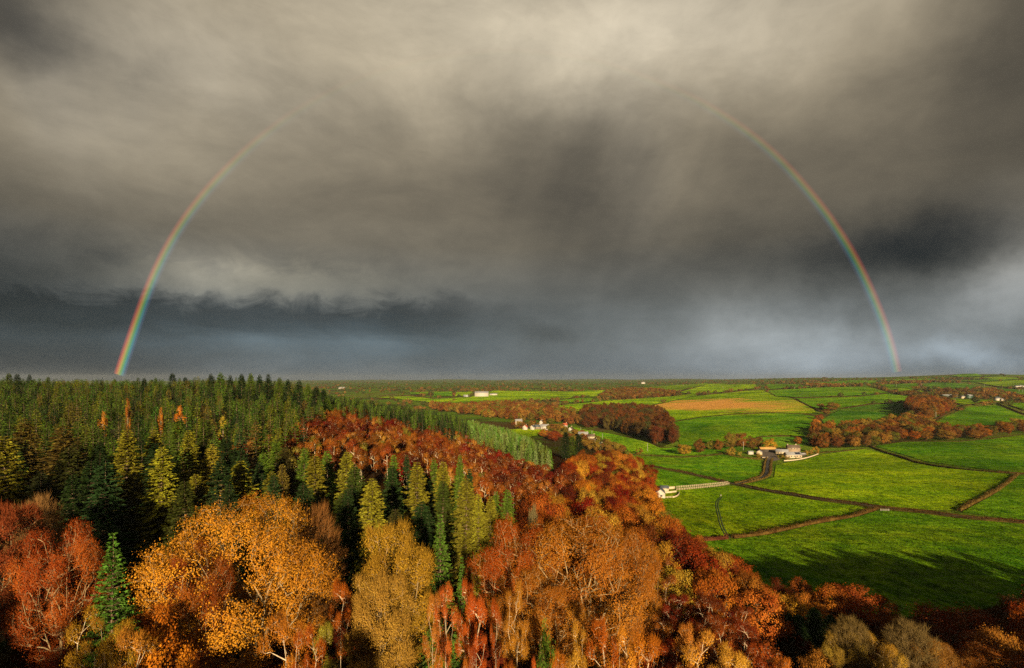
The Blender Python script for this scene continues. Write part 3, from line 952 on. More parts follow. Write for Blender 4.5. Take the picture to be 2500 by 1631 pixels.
vg = patch_from_image('rough_grass', [(1390, 1042), (1430, 1050), (1613, 1093), (1700, 1062), (1990, 1066), (2000, 1095), (2130, 1092), (3080, 1046), (3080, 1500), (2500, 1478), (2200, 1512), (1900, 1462), (1700, 1382), (1640, 1346), (1640, 1285), (1598, 1235), (1570, 1150), (1540, 1112), (1485, 1080)],
                      'pasture_grass', (0.07, 0.10, 0.008), (0.05, 0.0006))
tag(vg, kind='structure', label='rough grass verges between the fields and hedges')
for i, (nm, kind, colr, poly) in enumerate(FIELDS):
    mul = rng.uniform(0.9, 1.1)
    o = patch_from_image(nm, poly, 'stubble_grass' if kind else 'pasture_grass', tuple(c * mul for c in colr))
    tag(o, kind='structure', label=FLABEL[i] if i < len(FLABEL) else 'far green field on the hills', cat=None)


def in_any_field(u, v, skip=()):
    r = np.zeros(np.shape(u), bool)
    for i, f in enumerate(FIELDS):
        if i in skip:
            continue
        r |= in_poly(u, v, f[3])
    return r


# ------------------------------------------------------------------ lines on the ground: hedges, lanes, walls, fences
def line_world(pts, step=3.0):
    W = []
    for a, b in zip(pts[:-1], pts[1:]):
        k = max(2, int(math.hypot(b[0] - a[0], b[1] - a[1]) / 12) + 1)
        for s in range(k):
            W.append((a[0] + (b[0] - a[0]) * s / k, a[1] + (b[1] - a[1]) * s / k))
    W.append(pts[-1])
    W = np.array(W)
    H = hit(W[:, 0], W[:, 1])[:, :2]
    # smooth and resample at equal steps
    for _ in range(2):
        H[1:-1] = (H[:-2] + 2 * H[1:-1] + H[2:]) / 4
    d = np.concatenate([[0], np.cumsum(np.linalg.norm(np.diff(H, axis=0), axis=1))])
    m = max(2, int(d[-1] / step) + 1)
    q = np.linspace(0, d[-1], m)
    return np.stack([np.interp(q, d, H[:, 0]), np.interp(q, d, H[:, 1])], 1)


def offset_line(L, off):
    t = np.gradient(L, axis=0)
    t /= np.linalg.norm(t, axis=1, keepdims=True) + 1e-9
    return L + np.stack([-t[:, 1], t[:, 0]], 1) * off


def strip(name, L, w, mat, lift, label=None, color=None):
    A, B = offset_line(L, w / 2), offset_line(L, -w / 2)
    n = len(L)
    V = np.zeros((2 * n, 3))
    V[:n, :2], V[n:, :2] = A, B
    V[:, 2] = ground_z(V[:, 0], V[:, 1]) + lift + 0.0013 * V[:, 1]
    i = np.arange(n - 1)
    F = np.stack([i, n + i, n + i + 1, i + 1], 1)
    me = mesh_np(name, [(V, F, 0)], False)
    if me.polygons[0].normal.z < 0:
        me.flip_normals()
    o = link_obj(name, me, mats=[mat], color=color)
    return tag(o, label=label, kind='structure')


def hedge(L, h, w, color, label, dens=1.0, size=None):
    """a clipped hedge: dark inner body of crossing twigs and a skin of leaf-sized faces"""
    d = float(np.mean(L[:, 1]))
    size = size or max(0.32, d * 0.0011)
    seg = np.linalg.norm(np.diff(L, axis=0), axis=1)
    tot = seg.sum()
    cum = np.concatenate([[0], np.cumsum(seg)])
    nleaf = int(min(9000, max(60, tot * (2 * h + w) / (size * size) * 1.6 * dens)))
    r = np.random.default_rng(int(tot * 10) % 100000)
    s = r.random(nleaf) * tot
    x = np.interp(s, cum, L[:, 0]); y = np.interp(s, cum, L[:, 1])
    t = np.gradient(L, axis=0); t /= np.linalg.norm(t, axis=1, keepdims=True) + 1e-9
    tx = np.interp(s, cum, t[:, 0]); ty = np.interp(s, cum, t[:, 1])
    hh = h * (1 + 0.20 * np.sin(s * 0.17 + tot) + 0.14 * np.sin(s * 0.53) + 0.14 * np.sin(s * 1.23 + 1) + 0.5 * np.clip(np.sin(s * 0.061 + tot) * np.sin(s * 0.21) - 0.55, 0, 1))
    ww = w * (1 + 0.15 * np.sin(s * 0.51 + 2))
    a = r.uniform(0, math.pi, nleaf)
    k = r.uniform(0.72, 1.05, nleaf) * (1 + 0.22 * np.sin(s * 2.1 + 3) * np.sin(s * 0.77) + 0.25 * (r.random(nleaf) > 0.93))
    lat = np.cos(a) * ww / 2 * k
    zz = np.sign(np.sin(a)) * np.abs(np.sin(a)) ** 0.45 * hh * k
    zz = zz * r.uniform(0.25, 1.0, nleaf) ** 0.4
    px, py = x - ty * lat, y + tx * lat
    C = np.stack([px, py, ground_z(px, py) + zz], 1)
    nrm = np.stack([-ty * np.cos(a), tx * np.cos(a), np.sin(a) + 0.2], 1) + r.normal(size=(nleaf, 3)) * 0.6
    V, F = leaf_quads(C, nrm, size * r.uniform(0.7, 1.4, nleaf), r, 0.8)
    # inner body
    n = len(L)
    prof = [(-0.36, 0), (-0.34, 0.72), (0.0, 0.84), (0.34, 0.72), (0.36, 0)]
    rows = []
    for lo, hz in prof:
        O = offset_line(L, lo * w)
        rows.append(np.stack([O[:, 0], O[:, 1], ground_z(O[:, 0], O[:, 1]) + hz * h * 0.8 * (1 + r.normal(size=n) * 0.12)], 1))
    BV = np.concatenate(rows)
    i = np.arange(n - 1)
    BF = np.concatenate([np.stack([p * n + i, p * n + i + 1, (p + 1) * n + i + 1, (p + 1) * n + i], 1) for p in range(4)])
    x0, y0 = L[0]
    z0 = float(ground_z(x0, y0))
    o = np.array([x0, y0, z0])
    me = mesh_np('hedge', [(BV - o, BF, 0), (V - o, F, 0)], True)
    ob = link_obj('hedge', me, mats=['leaf'], color=color)
    ob.location = o
    return tag(ob, label, 'hedge')


HB = (0.105, 0.058, 0.018)
HD = (0.075, 0.048, 0.014)
HO = (0.135, 0.082, 0.020)
lane1 = line_world([(1583, 1139), (1676, 1156), (1752, 1174), (1785, 1182), (1802, 1185), (1853, 1196), (1928, 1208), (2004, 1221), (2100, 1233), (2139, 1240), (2239, 1250), (2364, 1266), (2500, 1278), (3080, 1292)], 2.5)
strip('lane', lane1, 3.0, 'lane_asphalt', 0.10, 'narrow sunken lane running between two long hedges')
cut = int(np.argmin(np.hypot(*(lane1 - hit(1797, 1183)[0, :2]).T)))
gap = 2
hedge(offset_line(lane1, 2.6)[:cut - gap], 1.5, 1.5, HB, 'brown clipped hedge on the far side of the lane, towards the farm turning')
hedge(offset_line(lane1, 2.6)[cut + gap:], 1.4, 1.3, HB, 'long brown hedge on the far side of the lane, right of the farm turning')
hedge(offset_line(lane1, -2.6), 1.5, 1.6, HD, 'long dark hedge on the near side of the lane across all fields')
lane2 = line_world([(1796, 1184), (1830, 1176), (1862, 1168), (1872, 1160), (1874, 1145), (1874, 1128), (1880, 1119)], 2.0)
strip('farm_lane', lane2, 2.4, 'lane_asphalt', 0.14, 'short lane from the long lane up to the farm')
hedge(offset_line(lane2, 2.6)[2:-1], 1.5, 1.6, HO, 'tawny hedge on the left side of the farm lane')
hedge(offset_line(lane2, -2.8)[2:-1], 1.6, 1.9, HO, 'tawny hedge on the right side of the farm lane')
HEDGES = [
    ([(1715, 1322), (1745, 1319), (1775, 1316)], 2.0, 2.2, (0.15, 0.055, 0.022), 'short dark red hedge between the wood and the field gap'),
    ([(1789, 1315), (1835, 1310), (1878, 1304), (1930, 1292), (1979, 1281), (2040, 1270), (2071, 1267), (2105, 1256), (2141, 1245)], 2.1, 2.0, HO, 'tawny foreground hedge from the field gap to the long lane'),
    ([(1535, 1111), (1601, 1114), (1664, 1118), (1727, 1114), (1767, 1109)], 1.4, 1.6, HD, 'thin hedge below the valley meadow'),
    ([(1770, 1110), (1800, 1117), (1830, 1121), (1862, 1123)], 1.6, 2.4, HO, 'hedge curving from the valley meadow to the farm yard'),
    ([(2123, 1091), (2164, 1107), (2205, 1118), (2232, 1130), (2290, 1141), (2342, 1147), (2400, 1153), (2486, 1158), (3080, 1176)], 1.9, 2.4, HD, 'long dark hedge between the two large right-hand pastures'),
    ([(2484, 1160), (2462, 1180), (2430, 1203), (2380, 1228), (2341, 1249)], 2.0, 2.2, HO, 'sunlit hedge running from the long lane towards the right edge'),
    ([(1636, 1033), (1709, 1021), (1796, 1012), (1873, 1008), (1959, 1012), (1992, 1014)], 1.8, 2.2, HD, 'dark hedge under the orange field'),
    ([(1540, 1001), (1600, 990), (1660, 978), (1701, 968)], 1.8, 2.2, HD, 'dark hedge dividing the strip field from the orange field'),
    ([(1330, 992), (1468, 982), (1560, 976), (1640, 970), (1709, 964), (1790, 957), (1848, 951), (1864, 953)], 2.2, 3.0, HD, 'long hedge along the top of the orange field'),
    ([(1864, 954), (1880, 961), (1895, 970)], 2.4, 3.2, HD, 'short dark diagonal hedge at the top corner of the orange field'),
    ([(1895, 970), (1946, 972), (2096, 969), (2172, 961)], 2.0, 2.6, HD, 'dark hedge across the middle of the upper pastures'),
    ([(1932, 973), (1960, 985), (1987, 998), (2004, 1006)], 2.4, 3.0, HD, 'diagonal dark hedge right of the orange field'),
    ([(1872, 954), (1990, 947), (2060, 943), (2120, 944)], 2.0, 2.8, HD, 'hedge along the upper edge of the wide pasture'),
    ([(2120, 944), (2170, 959), (2200, 965), (2250, 968)], 2.6, 4.0, HD, 'dark hedge descending towards the far green barn'),
    ([(2052, 998), (2123, 987), (2213, 984)], 1.8, 2.2, HD, 'thin hedge above the shaded pasture'),
    ([(2144, 944), (2200, 949), (2249, 953), (2293, 958)], 2.0, 2.8, HD, 'hedge below the small far pasture'),
    ([(2238, 937), (2243, 944), (2252, 952)], 2.2, 3.0, HO, 'short sunlit hedge between two far pastures'),
    ([(2361, 937), (2382, 944), (2395, 951)], 2.2, 3.2, HD, 'short hedge right of the dark green pasture'),
    ([(2271, 1032), (2301, 1016), (2355, 991), (2395, 986), (2430, 984)], 2.0, 2.4, HB, 'curving brown hedge beside the copse on the left side of its lane'),
    ([(2278, 1036), (2306, 1020), (2360, 995), (2428, 988)], 1.4, 1.8, HO, 'low tawny bank hedge curving around the large pasture right of the copse'),
    ([(2278, 972), (2305, 980), (2330, 987), (2352, 992)], 2.2, 3.0, HD, 'dark hedge between the copse and the far green barn'),
    ([(2434, 986), (2470, 1000), (2500, 1013), (3080, 1055)], 2.0, 2.6, HD, 'dark hedge on the right of the large pasture towards the picture edge'),
    ([(2442, 983), (2478, 995), (2505, 1003), (3080, 1035)], 1.8, 2.4, HD, 'second dark hedge beyond the lane at the right edge'),
    ([(2405, 940), (2440, 946), (2500, 952), (3080, 958)], 2.2, 3.2, HD, 'far hedge below the pale hill fields at right'),
    ([(2385, 934), (2450, 931), (2500, 927), (2600, 925)], 2.2, 3.5, HD, 'far hedge under the round hill at right'),
    ([(1540, 950), (1640, 942), (1725, 936), (1740, 938), (1845, 939)], 2.2, 3.5, HD, 'far hedge along the horizon fields'),
    ([(1651, 957), (1690, 948), (1735, 938)], 2.0, 3.0, HD, 'far hedge between two horizon fields'),
    ([(1071, 986), (1110, 978), (1150, 970)], 2.4, 3.5, HD, 'dark hedge left of the bright barn field'),
    ([(918, 970), (1000, 966), (1061, 974)], 2.4, 4.0, HB, 'brown hedge behind the far left strip field'),
    ([(1104, 956), (1107, 969)], 2.2, 3.5, HB, 'tiny brown hedge between the barn paddock and the square field'),
    ([(1050, 957), (1052, 970)], 2.4, 5.0, HB, 'tiny brown hedge left of the square field'),
    ([(1000, 957), (1104, 955), (1160, 955)], 2.2, 4.0, HB, 'brown hedge behind the fields left of the barn'),
    ([(1250, 983), (1359, 978), (1411, 972), (1455, 971)], 2.4, 4.0, HD, 'hedge under the bright barn field'),
    ([(1422, 1048), (1490, 1059), (1578, 1079), (1613, 1095), (1660, 1092)], 1.2, 2.0, HD, 'low hedge along the foot of the rust coloured wood'),
    ([(1690, 1096), (1780, 1092), (1860, 1067), (1905, 1066), (1981, 1067)], 2.0, 3.5, HD, 'dark hedge behind the farm paddock'),
    ([(1985, 1108), (2040, 1104), (2110, 1098)], 1.4, 2.4, HD, 'low hedge from the farm wall to the tree belt'),
    ([(2130, 1091), (2205, 1080), (2342, 1079), (2424, 1072), (2500, 1061), (3080, 1046)], 1.2, 1.8, HD, 'low hedge along the near foot of the tree belt'),
    ([(2310, 917), (2350, 914), (2420, 913), (2455, 918)], 2.5, 4, HD, 'hedge along the crest of the round hill'),
    ([(2300, 924), (2350, 922), (2420, 921), (2480, 923)], 2.5, 4, HD, 'hedge across the flank of the round hill'),
]
for pts, h, w_, c, lab in HEDGES:
    d = np.mean([hit(*pts[0])[0, 1], hit(*pts[-1])[0, 1]])
    hedge(line_world(pts, max(2.5, d * 0.006)), h, w_, c, lab)
track = line_world([(1762, 1216), (1752, 1224), (1749, 1234), (1752, 1246), (1757, 1264), (1760, 1282), (1768, 1300), (1780, 1316)], 2.0)
strip('footpath', offset_line(track, 0.55), 0.35, 'worn_track', 0.22, 'worn wheel rut of the track across the lit meadow')
strip('footpath', offset_line(track, -0.55), 0.35, 'worn_track', 0.22, 'second worn wheel rut of the track across the lit meadow')


# ------------------------------------------------------------------ buildings
def box_arr(x0, x1, y0, y1, z0, z1):
    V = np.array([(x, y, z) for z in (z0, z1) for y in (y0, y1) for x in (x0, x1)], float)
    F = np.array([(0, 2, 3, 1), (4, 5, 7, 6), (0, 1, 5, 4), (2, 6, 7, 3), (0, 4, 6, 2), (1, 3, 7, 5)])
    return V, F


def child(name, arrs, parent, mat, label=None):
    o = link_obj(name, mesh_np(name, [(v, f, 0) for v, f in arrs], False), parent, [mat])
    if label: o['label'] = label
    return o


def prism_wall(L, W, h, rh):
    """walls with two gables; ridge along x"""
    V = np.array([(-L/2, -W/2, -1.5), (L/2, -W/2, -1.5), (L/2, W/2, -1.5), (-L/2, W/2, -1.5),
                  (-L/2, -W/2, h), (L/2, -W/2, h), (L/2, W/2, h), (-L/2, W/2, h), (-L/2, 0, h + rh), (L/2, 0, h + rh)], float)
    Q4 = np.array([(0, 1, 5, 4), (2, 3, 7, 6), (1, 2, 6, 5), (3, 0, 4, 7)])
    T3 = np.array([(5, 6, 9), (7, 4, 8)])
    return [(V, Q4), (V, T3)]


HOUSES = []


def house(name, u, v, L, W, h, rh, rot, wall, roof, label, cat='house', windows=(), door=None, chimneys=(), solar=None, ends=(), group=None, y_shift=0.0):
    p = hit(u, v)[0]
    root = empty(name, (p[0], p[1] + y_shift, float(ground_z(p[0], p[1] + y_shift)) + 0.0011 * p[1]), math.radians(rot))
    tag(root, label, cat, group)
    HOUSES.append((p[0], p[1] + y_shift, max(L, W) * 0.62))
    child('wall', prism_wall(L, W, h, rh), root, wall)
    ov, th = 0.35, 0.16
    sl = rh / (W / 2)
    arr = []
    for sg in (-1, 1):
        ye, ze = sg * (W / 2 + ov), h - ov * sl
        V = np.array([(-L/2 - ov, ye, ze + 0.02), (L/2 + ov, ye, ze + 0.02), (L/2 + ov, 0, h + rh + 0.02), (-L/2 - ov, 0, h + rh + 0.02),
                      (-L/2 - ov, ye, ze + th), (L/2 + ov, ye, ze + th), (L/2 + ov, 0, h + rh + th), (-L/2 - ov, 0, h + rh + th)], float)
        arr.append((V, np.array([(0, 1, 2, 3), (4, 7, 6, 5), (0, 4, 5, 1), (0, 3, 7, 4), (1, 5, 6, 2)])))
    rf = child('roof', arr, root, roof)
    for cx in chimneys:
        child('chimney', [box_arr(cx - 0.45, cx + 0.45, -0.35, 0.35, h + rh * 0.5, h + rh + 1.2)], rf, 'cream_render')
    if solar:
        for k in range(solar[2]):
            x0 = solar[0] + k * solar[1]
            V = np.array([(x0, -W/2 * 0.85, h + rh * 0.15 + th + 0.08), (x0 + solar[1] * 0.92, -W/2 * 0.85, h + rh * 0.15 + th + 0.08),
                          (x0 + solar[1] * 0.92, -W/2 * 0.25, h + rh * 0.75 + th + 0.08), (x0, -W/2 * 0.25, h + rh * 0.75 + th + 0.08)])
            V2 = V + np.array([0, 0, 0.06])
            child('solar_panel', [(np.concatenate([V, V2]), np.array([(4, 5, 6, 7), (0, 1, 5, 4), (1, 2, 6, 5), (2, 3, 7, 6), (3, 0, 4, 7)]))], rf, 'solar_glass')
    for wx, wz in windows:                    # on the long wall facing the camera
        fr = child('window', [box_arr(wx - 0.6, wx + 0.6, -W/2 - 0.05, -W/2 + 0.02, wz, wz + 1.15)], root, 'white_render')
        child('pane', [box_arr(wx - 0.5, wx - 0.03, -W/2 - 0.07, -W/2 - 0.052, wz + 0.08, wz + 1.07),
                       box_arr(wx + 0.03, wx + 0.5, -W/2 - 0.07, -W/2 - 0.052, wz + 0.08, wz + 1.07)], fr, 'dark_glass')
    for side, wy, wz, ww, wh in ends:         # on a gable end
        xs = side * L / 2
        a, b = sorted((xs, xs + side * 0.05))
        fr = child('window', [box_arr(a, b, wy - ww/2, wy + ww/2, wz, wz + wh)], root, 'white_render')
        a, b = sorted((xs + side * 0.052, xs + side * 0.07))
        child('pane', [box_arr(a, b, wy - ww/2 + 0.08, wy - 0.04, wz + 0.08, wz + wh - 0.08), box_arr(a, b, wy + 0.04, wy + ww/2 - 0.08, wz + 0.08, wz + wh - 0.08)], fr, 'dark_glass')
    if door is not None:
        child('door', [box_arr(door - 0.5, door + 0.5, -W/2 - 0.06, -W/2 + 0.02, 0.0, 2.1)], root, 'dark_timber')
    return root


# cottage by the wood
house('cottage', 1611, 1213, 9.5, 5.6, 3.0, 2.3, 78, 'white_render', 'slate', 'white gabled cottage with grey slate roof at the wood edge beside the pale fence', ends=[(-1, -0.6, 0.6, 1.3, 1.3)])
house('outbuilding', 1622, 1200, 4.6, 4.0, 2.2, 1.2, -4, 'cream_render', 'slate', 'small slate roofed outbuilding directly behind the white cottage', 'outbuilding')
# the farm
house('barn', 1873, 1104, 17, 6, 3.2, 1.8, 0, 'dark_timber', 'rusted_sheet', 'long open barn with orange yellow sheet roof behind the farm yard', 'barn')
house('farm_shed', 1854, 1112, 7.0, 5.5, 3.2, 2.0, 62, 'cream_render', 'pale_slate', 'cream gabled shed with pale roof at the left end of the long barn', 'shed', ends=[(-1, 0, 0.8, 1.2, 1.2)], solar=(0.3, 1.0, 3))
house('farm_shed', 1832, 1110, 5.2, 3.6, 2.6, 0.7, 5, 'white_render', 'grey_sheet', 'small white flat looking shed, leftmost of the farm buildings', 'shed')
house('farmhouse', 1936, 1103, 13, 6, 4.4, 2.6, -4, 'stone', 'brown_slate', 'stone farmhouse with brown roof and two chimneys at the back of the farm', 'farmhouse', chimneys=(-5.8, 3.0), windows=[(-3, 2.6), (0, 2.6), (3, 2.6)])
house('farm_wing', 1909, 1110, 12, 5.6, 3.0, 2.2, -24, 'cream_render', 'pale_slate', 'pale roofed farm wing slanting down towards the yard', 'farm building', windows=[(-3.5, 1.0), (-1, 1.0), (2, 1.0)])
house('farm_wing', 1935, 1118, 16, 7.2, 3.0, 2.6, 5, 'cream_render', 'pale_slate', 'broad pale roofed farmhouse wing carrying dark solar panels', 'farm building', windows=[(-6, 1.0), (-3.5, 1.0), (-0.5, 1.0), (3, 1.0), (6, 1.0)], door=1.2, solar=(1.2, 1.15, 5))
house('garden_shed', 1961, 1114, 4.0, 3.0, 1.8, 1.0, 10, 'dark_timber', 'pale_slate', 'tiny pale roofed garden shed at the right end of the farmhouse', 'shed')
# barn in the far bright field
house('white_barn', 1176, 969, 52, 20, 13, 6, 0, 'white_render', 'pale_slate', 'large white barn standing in the bright field on the far side of the valley', 'barn')
house('low_shed', 1140, 969, 26, 10, 4, 2, 3, 'grey_sheet', 'grey_sheet', 'low grey shed just left of the large white barn', 'shed')
house('low_shed', 1205, 966, 30, 10, 4.5, 2, -4, 'white_render', 'pale_slate', 'low white shed just right of the large white barn', 'shed')
# village
VILL = [
    (1266, 1036, 12, 7, 5.0, 3.4, 12, 'cream_render', 'pale_slate', 'cream house at the upper left end of the village'),
    (1283, 1050, 9, 7, 4.2, 3.4, 70, 'white_render', 'red_tile', 'white house with bright red tiled roof in the village'),
    (1301, 1050, 8, 6.5, 4.0, 3.2, 60, 'white_render', 'slate', 'small grey roofed cottage right of the red roofed house'),
    (1312, 1049, 8, 6.5, 4.0, 3.4, 10, 'stone', 'slate', 'stone cottage with steep grey roof in the village centre'),
    (1330, 1049, 13, 8, 4.6, 3.4, -4, 'white_render', 'pale_slate', 'widest white house with pale grey roof in the village'),
    (1322, 1038, 9, 6, 4.5, 3.6, 75, 'white_render', 'slate', 'gabled white house standing behind the widest village house'),
    (1379, 1045, 7, 6, 4.0, 3.4, 20, 'white_render', 'red_tile', 'tiny orange red roofed house beside the valley meadow'),
    (1394, 1055, 8, 6, 4.4, 3.2, 62, 'white_render', 'brown_slate', 'white gabled cottage at the top of the village lane'),
    (1424, 1068, 14, 7, 4.6, 3.0, -12, 'cream_render', 'pale_slate', 'long cream cottage row with pale roof above the tall conifers'),
    (1444, 1074, 9, 6.5, 4.6, 3.0, -20, 'cream_render', 'brown_slate', 'cream house with brown roof right of the cottage row'),
    (1449, 1083, 10, 6, 3.4, 2.6, -10, 'white_render', 'brown_slate', 'low white house lowest of the village houses'),
    (1466, 1090, 5, 4, 2.6, 1.6, 20, 'white_render', 'slate', 'small white hut at the right end of the village'),
]
for (u, v, L, W, h, rh, rot, wl, rf, lab) in VILL:
    k = 1.05
    house('village_house', u, v, L * k, W * k, h, rh, rot, wl, rf, lab, 'house', windows=[(-L * 0.25, 0.8), (L * 0.2, 0.8), (-L * 0.25, 2.9), (L * 0.2, 2.9)] if h > 4.1 else [(-L * 0.25, 0.8), (L * 0.2, 0.8)], door=0.0, chimneys=(L * 0.42,), group='houses of the valley village')
# far farm at right
house('green_barn', 2316, 972, 36, 14, 6.0, 2.2, 0, 'green_sheet', 'grey_sheet', 'long dark green barn with grey roof at the far right farm', 'barn')
house('far_barn', 2366, 972, 22, 12, 5, 3.2, 30, 'green_sheet', 'pale_slate', 'gabled green shed right of the long green barn', 'barn')
house('far_barn', 2389, 973, 12, 10, 4.2, 3.4, 70, 'cream_render', 'slate', 'small cream gabled shed, rightmost of the far farm sheds', 'barn')
house('far_barn', 2350, 973, 9, 7, 3.4, 2.0, 10, 'cream_render', 'pale_slate', 'low cream shed between the green barn and the gabled shed', 'barn')
house('far_house', 2435, 978, 11, 8, 4.4, 3.4, 0, 'white_render', 'slate', 'pale house with dark hipped roof beside the far farm trees', 'house')
house('far_house', 2447, 980, 8, 6, 3.0, 2.2, 0, 'cream_render', 'pale_slate', 'low outbuilding right of the far pale house', 'outbuilding')
for k, (u, v, lab) in enumerate([(2482, 947, 'left white house of the far hillside hamlet'), (2491, 946, 'middle white house of the far hillside hamlet'), (2499, 947, 'right white house of the far hillside hamlet at the picture edge')]):
    house('far_house', u, v, 14, 9, 5, 3.5, 20 * k - 10, 'white_render', 'slate', lab, 'house', group='white houses of the far hamlet')
house('far_house', 1570, 938, 30, 14, 9, 4, 10, 'white_render', 'pale_slate', 'tiny white house on the wooded far plain', 'house')
house('far_house', 835, 951, 34, 14, 7, 4, -10, 'white_render', 'pale_slate', 'tiny pale building on the misty plain beyond the ridge', 'house')


# ranch fences, walls, poles
def fence(name, L, posts_every, h, mat, label, rails=3, pw=0.16):
    x0, y0 = L[0]
    z0 = float(ground_z(x0, y0))
    root = empty(name, (x0, y0, z0))
    tag(root, label, 'fence')
    seg = np.concatenate([[0], np.cumsum(np.linalg.norm(np.diff(L, axis=0), axis=1))])
    n = max(2, int(seg[-1] / posts_every) + 1)
    q = np.linspace(0, seg[-1], n)
    P = np.stack([np.interp(q, seg, L[:, 0]), np.interp(q, seg, L[:, 1])], 1)
    Z = ground_z(P[:, 0], P[:, 1]) + 0.0011 * P[:, 1]
    pm = None
    for k in range(n):
        if pm is None:
            o = child('post', [box_arr(-pw/2, pw/2, -pw/2, pw/2, -0.3, h)], root, mat)
            pm = o.data
        else:
            o = link_obj('post', pm, root)
        o.location = (P[k, 0] - x0, P[k, 1] - y0, Z[k] - z0)
    for r_ in range(rails):
        hz = h * (0.92 - 0.3 * r_)
        a = np.stack([P[:-1, 0], P[:-1, 1], Z[:-1] + hz], 1)
        b = np.stack([P[1:, 0], P[1:, 1], Z[1:] + hz], 1)
        V, F = tubes(a - np.array([x0, y0, z0]), b - np.array([x0, y0, z0]), np.full(n - 1, 0.085), np.full(n - 1, 0.085), 4)
        child('rail', [(V, F)], root, mat)
    return root


fence('ranch_fence', line_world([(1652, 1193), (1700, 1189), (1777, 1181)], 2), 2.4, 1.35, 'fence_paint', 'pale post and rail fence on the far side of the cottage drive')
fence('ranch_fence', line_world([(1652, 1199), (1700, 1195), (1760, 1188), (1780, 1184)], 2), 2.4, 1.35, 'fence_paint', 'pale post and rail fence on the near side of the cottage drive')
fence('garden_fence', line_world([(1598, 1218), (1620, 1218), (1643, 1217)], 2), 1.8, 1.1, 'fence_paint', 'pale picket fence in front of the white cottage')


def wall_line(name, L, h, t, mat, label):
    n = len(L)
    A, B = offset_line(L, t / 2), offset_line(L, -t / 2)
    za = ground_z(L[:, 0], L[:, 1])
    rows = [np.stack([A[:, 0], A[:, 1], za - 0.5], 1), np.stack([A[:, 0], A[:, 1], za + h], 1), np.stack([B[:, 0], B[:, 1], za + h], 1), np.stack([B[:, 0], B[:, 1], za - 0.5], 1)]
    o3 = np.array([L[0, 0], L[0, 1], za[0]])
    V = np.concatenate(rows) - o3
    i = np.arange(n - 1)
    F = np.concatenate([np.stack([p * n + i, p * n + i + 1, ((p + 1) % 4) * n + i + 1, ((p + 1) % 4) * n + i], 1) for p in range(4)] + [np.array([[0, n, 2 * n, 3 * n], [n - 1, 4 * n - 1, 3 * n - 1, 2 * n - 1]])])
    o = link_obj(name, mesh_np(name, [(V, F, 0)], False), mats=[mat])
    o.location = o3
    return tag(o, label, 'wall')


wall_line('garden_wall', line_world([(1643, 1217), (1652, 1215), (1659, 1209), (1658, 1204)], 1.5), 1.3, 0.3, 'cream_render', 'curved cream garden wall at the front right of the white cottage')
wall_line('garden_wall', line_world([(1622, 1206), (1640, 1205), (1652, 1203)], 1.5), 1.5, 0.3, 'cream_render', 'straight cream garden wall right of the white cottage')
wall_line('garden_wall', line_world([(1632, 1195), (1648, 1194)], 1.5), 1.8, 0.3, 'cream_render', 'upper cream wall right of the slate outbuilding')
wall_line('farm_wall', line_world([(1914, 1127), (1935, 1126), (1960, 1122), (1980, 1117), (1998, 1110)], 1.5), 1.5, 0.4, 'cream_render', 'long curved cream wall along the field in front of the farmhouse')
wall_line('yard_wall', line_world([(1861, 1120), (1875, 1119)], 1.0), 1.6, 0.4, 'cream_render', 'short cream wall at the top of the farm lane')
yard = patch_from_image('farm_yard', [(1848, 1104), (1882, 1104), (1893, 1110), (1905, 1124), (1890, 1128), (1862, 1121), (1850, 1112)], 'yard_gravel', None, (0.2, 0.0014), 8, 4)
tag(yard, kind='structure', label='dark gravel yard of the farm')


def pole(u, v, h, label, y=None):
    p = hit(u, v)[0]
    root = empty('utility_pole', tuple(p))
    tag(root, label, 'utility pole', 'utility poles across the fields')
    V, F = tubes([(0, 0, -0.5)], [(0, 0, h)], [0.16 + p[1] * 0.00012], [0.12 + p[1] * 0.00010], 8)
    child('post', [(V, F)], root, 'pole_timber')
    child('crossarm', [box_arr(-0.9, 0.9, -0.07, 0.07, h - 0.7, h - 0.5)], root, 'pole_timber')


for u, v, h, lab in [
    (1581, 1103, 10, 'tall pale pole in the valley meadow left of the rust wood'), (1418, 1056, 8, 'thin pole at the upper end of the valley meadow'),
    (1445, 1064, 8, 'thin pole in the valley meadow above the cottages'), (1471, 1072, 8, 'thin pole beside the dark conifer at the village edge'),
    (1668, 943, 12, 'far pole on the first horizon field'), (1765, 950, 12, 'far pole in the sloping field under the horizon'),
    (1849, 951, 10, 'far pole at the top corner of the orange field'), (1940, 951, 10, 'far pole on the wide upper pasture'),
    (2188, 944, 10, 'far pole in the small pasture left of the dark green pasture'), (2250, 943, 10, 'far pole at the hedge left of the dark green pasture'),
    (2285, 935, 10, 'far pole behind the dark green pasture'), (2332, 982, 8, 'pole in the paddock in front of the green barn'),
    (2285, 1022, 11, 'white pole at the right foot of the copse'), (1815, 1100, 10, 'pole among the trees left of the farm'),
    (2488, 958, 11, 'pole near the far hamlet, left of two'), (2497, 958, 11, 'pole near the far hamlet, right of two'), (2404, 944, 10, 'far pole right of the dark green pasture')]:
    pole(u, v, h, lab)

# drinking post in the meadow
p = hit(1760, 1213)[0]
tr_ = empty('marker_post', tuple(p))
tag(tr_, 'small white marker post standing at the head of the worn track', 'post')
child('post', [box_arr(-0.15, 0.15, -0.15, 0.15, -0.2, 1.3)], tr_, 'white_render')
child('cap', [box_arr(-0.22, 0.22, -0.22, 0.22, 1.302, 1.42)], tr_, 'white_render')

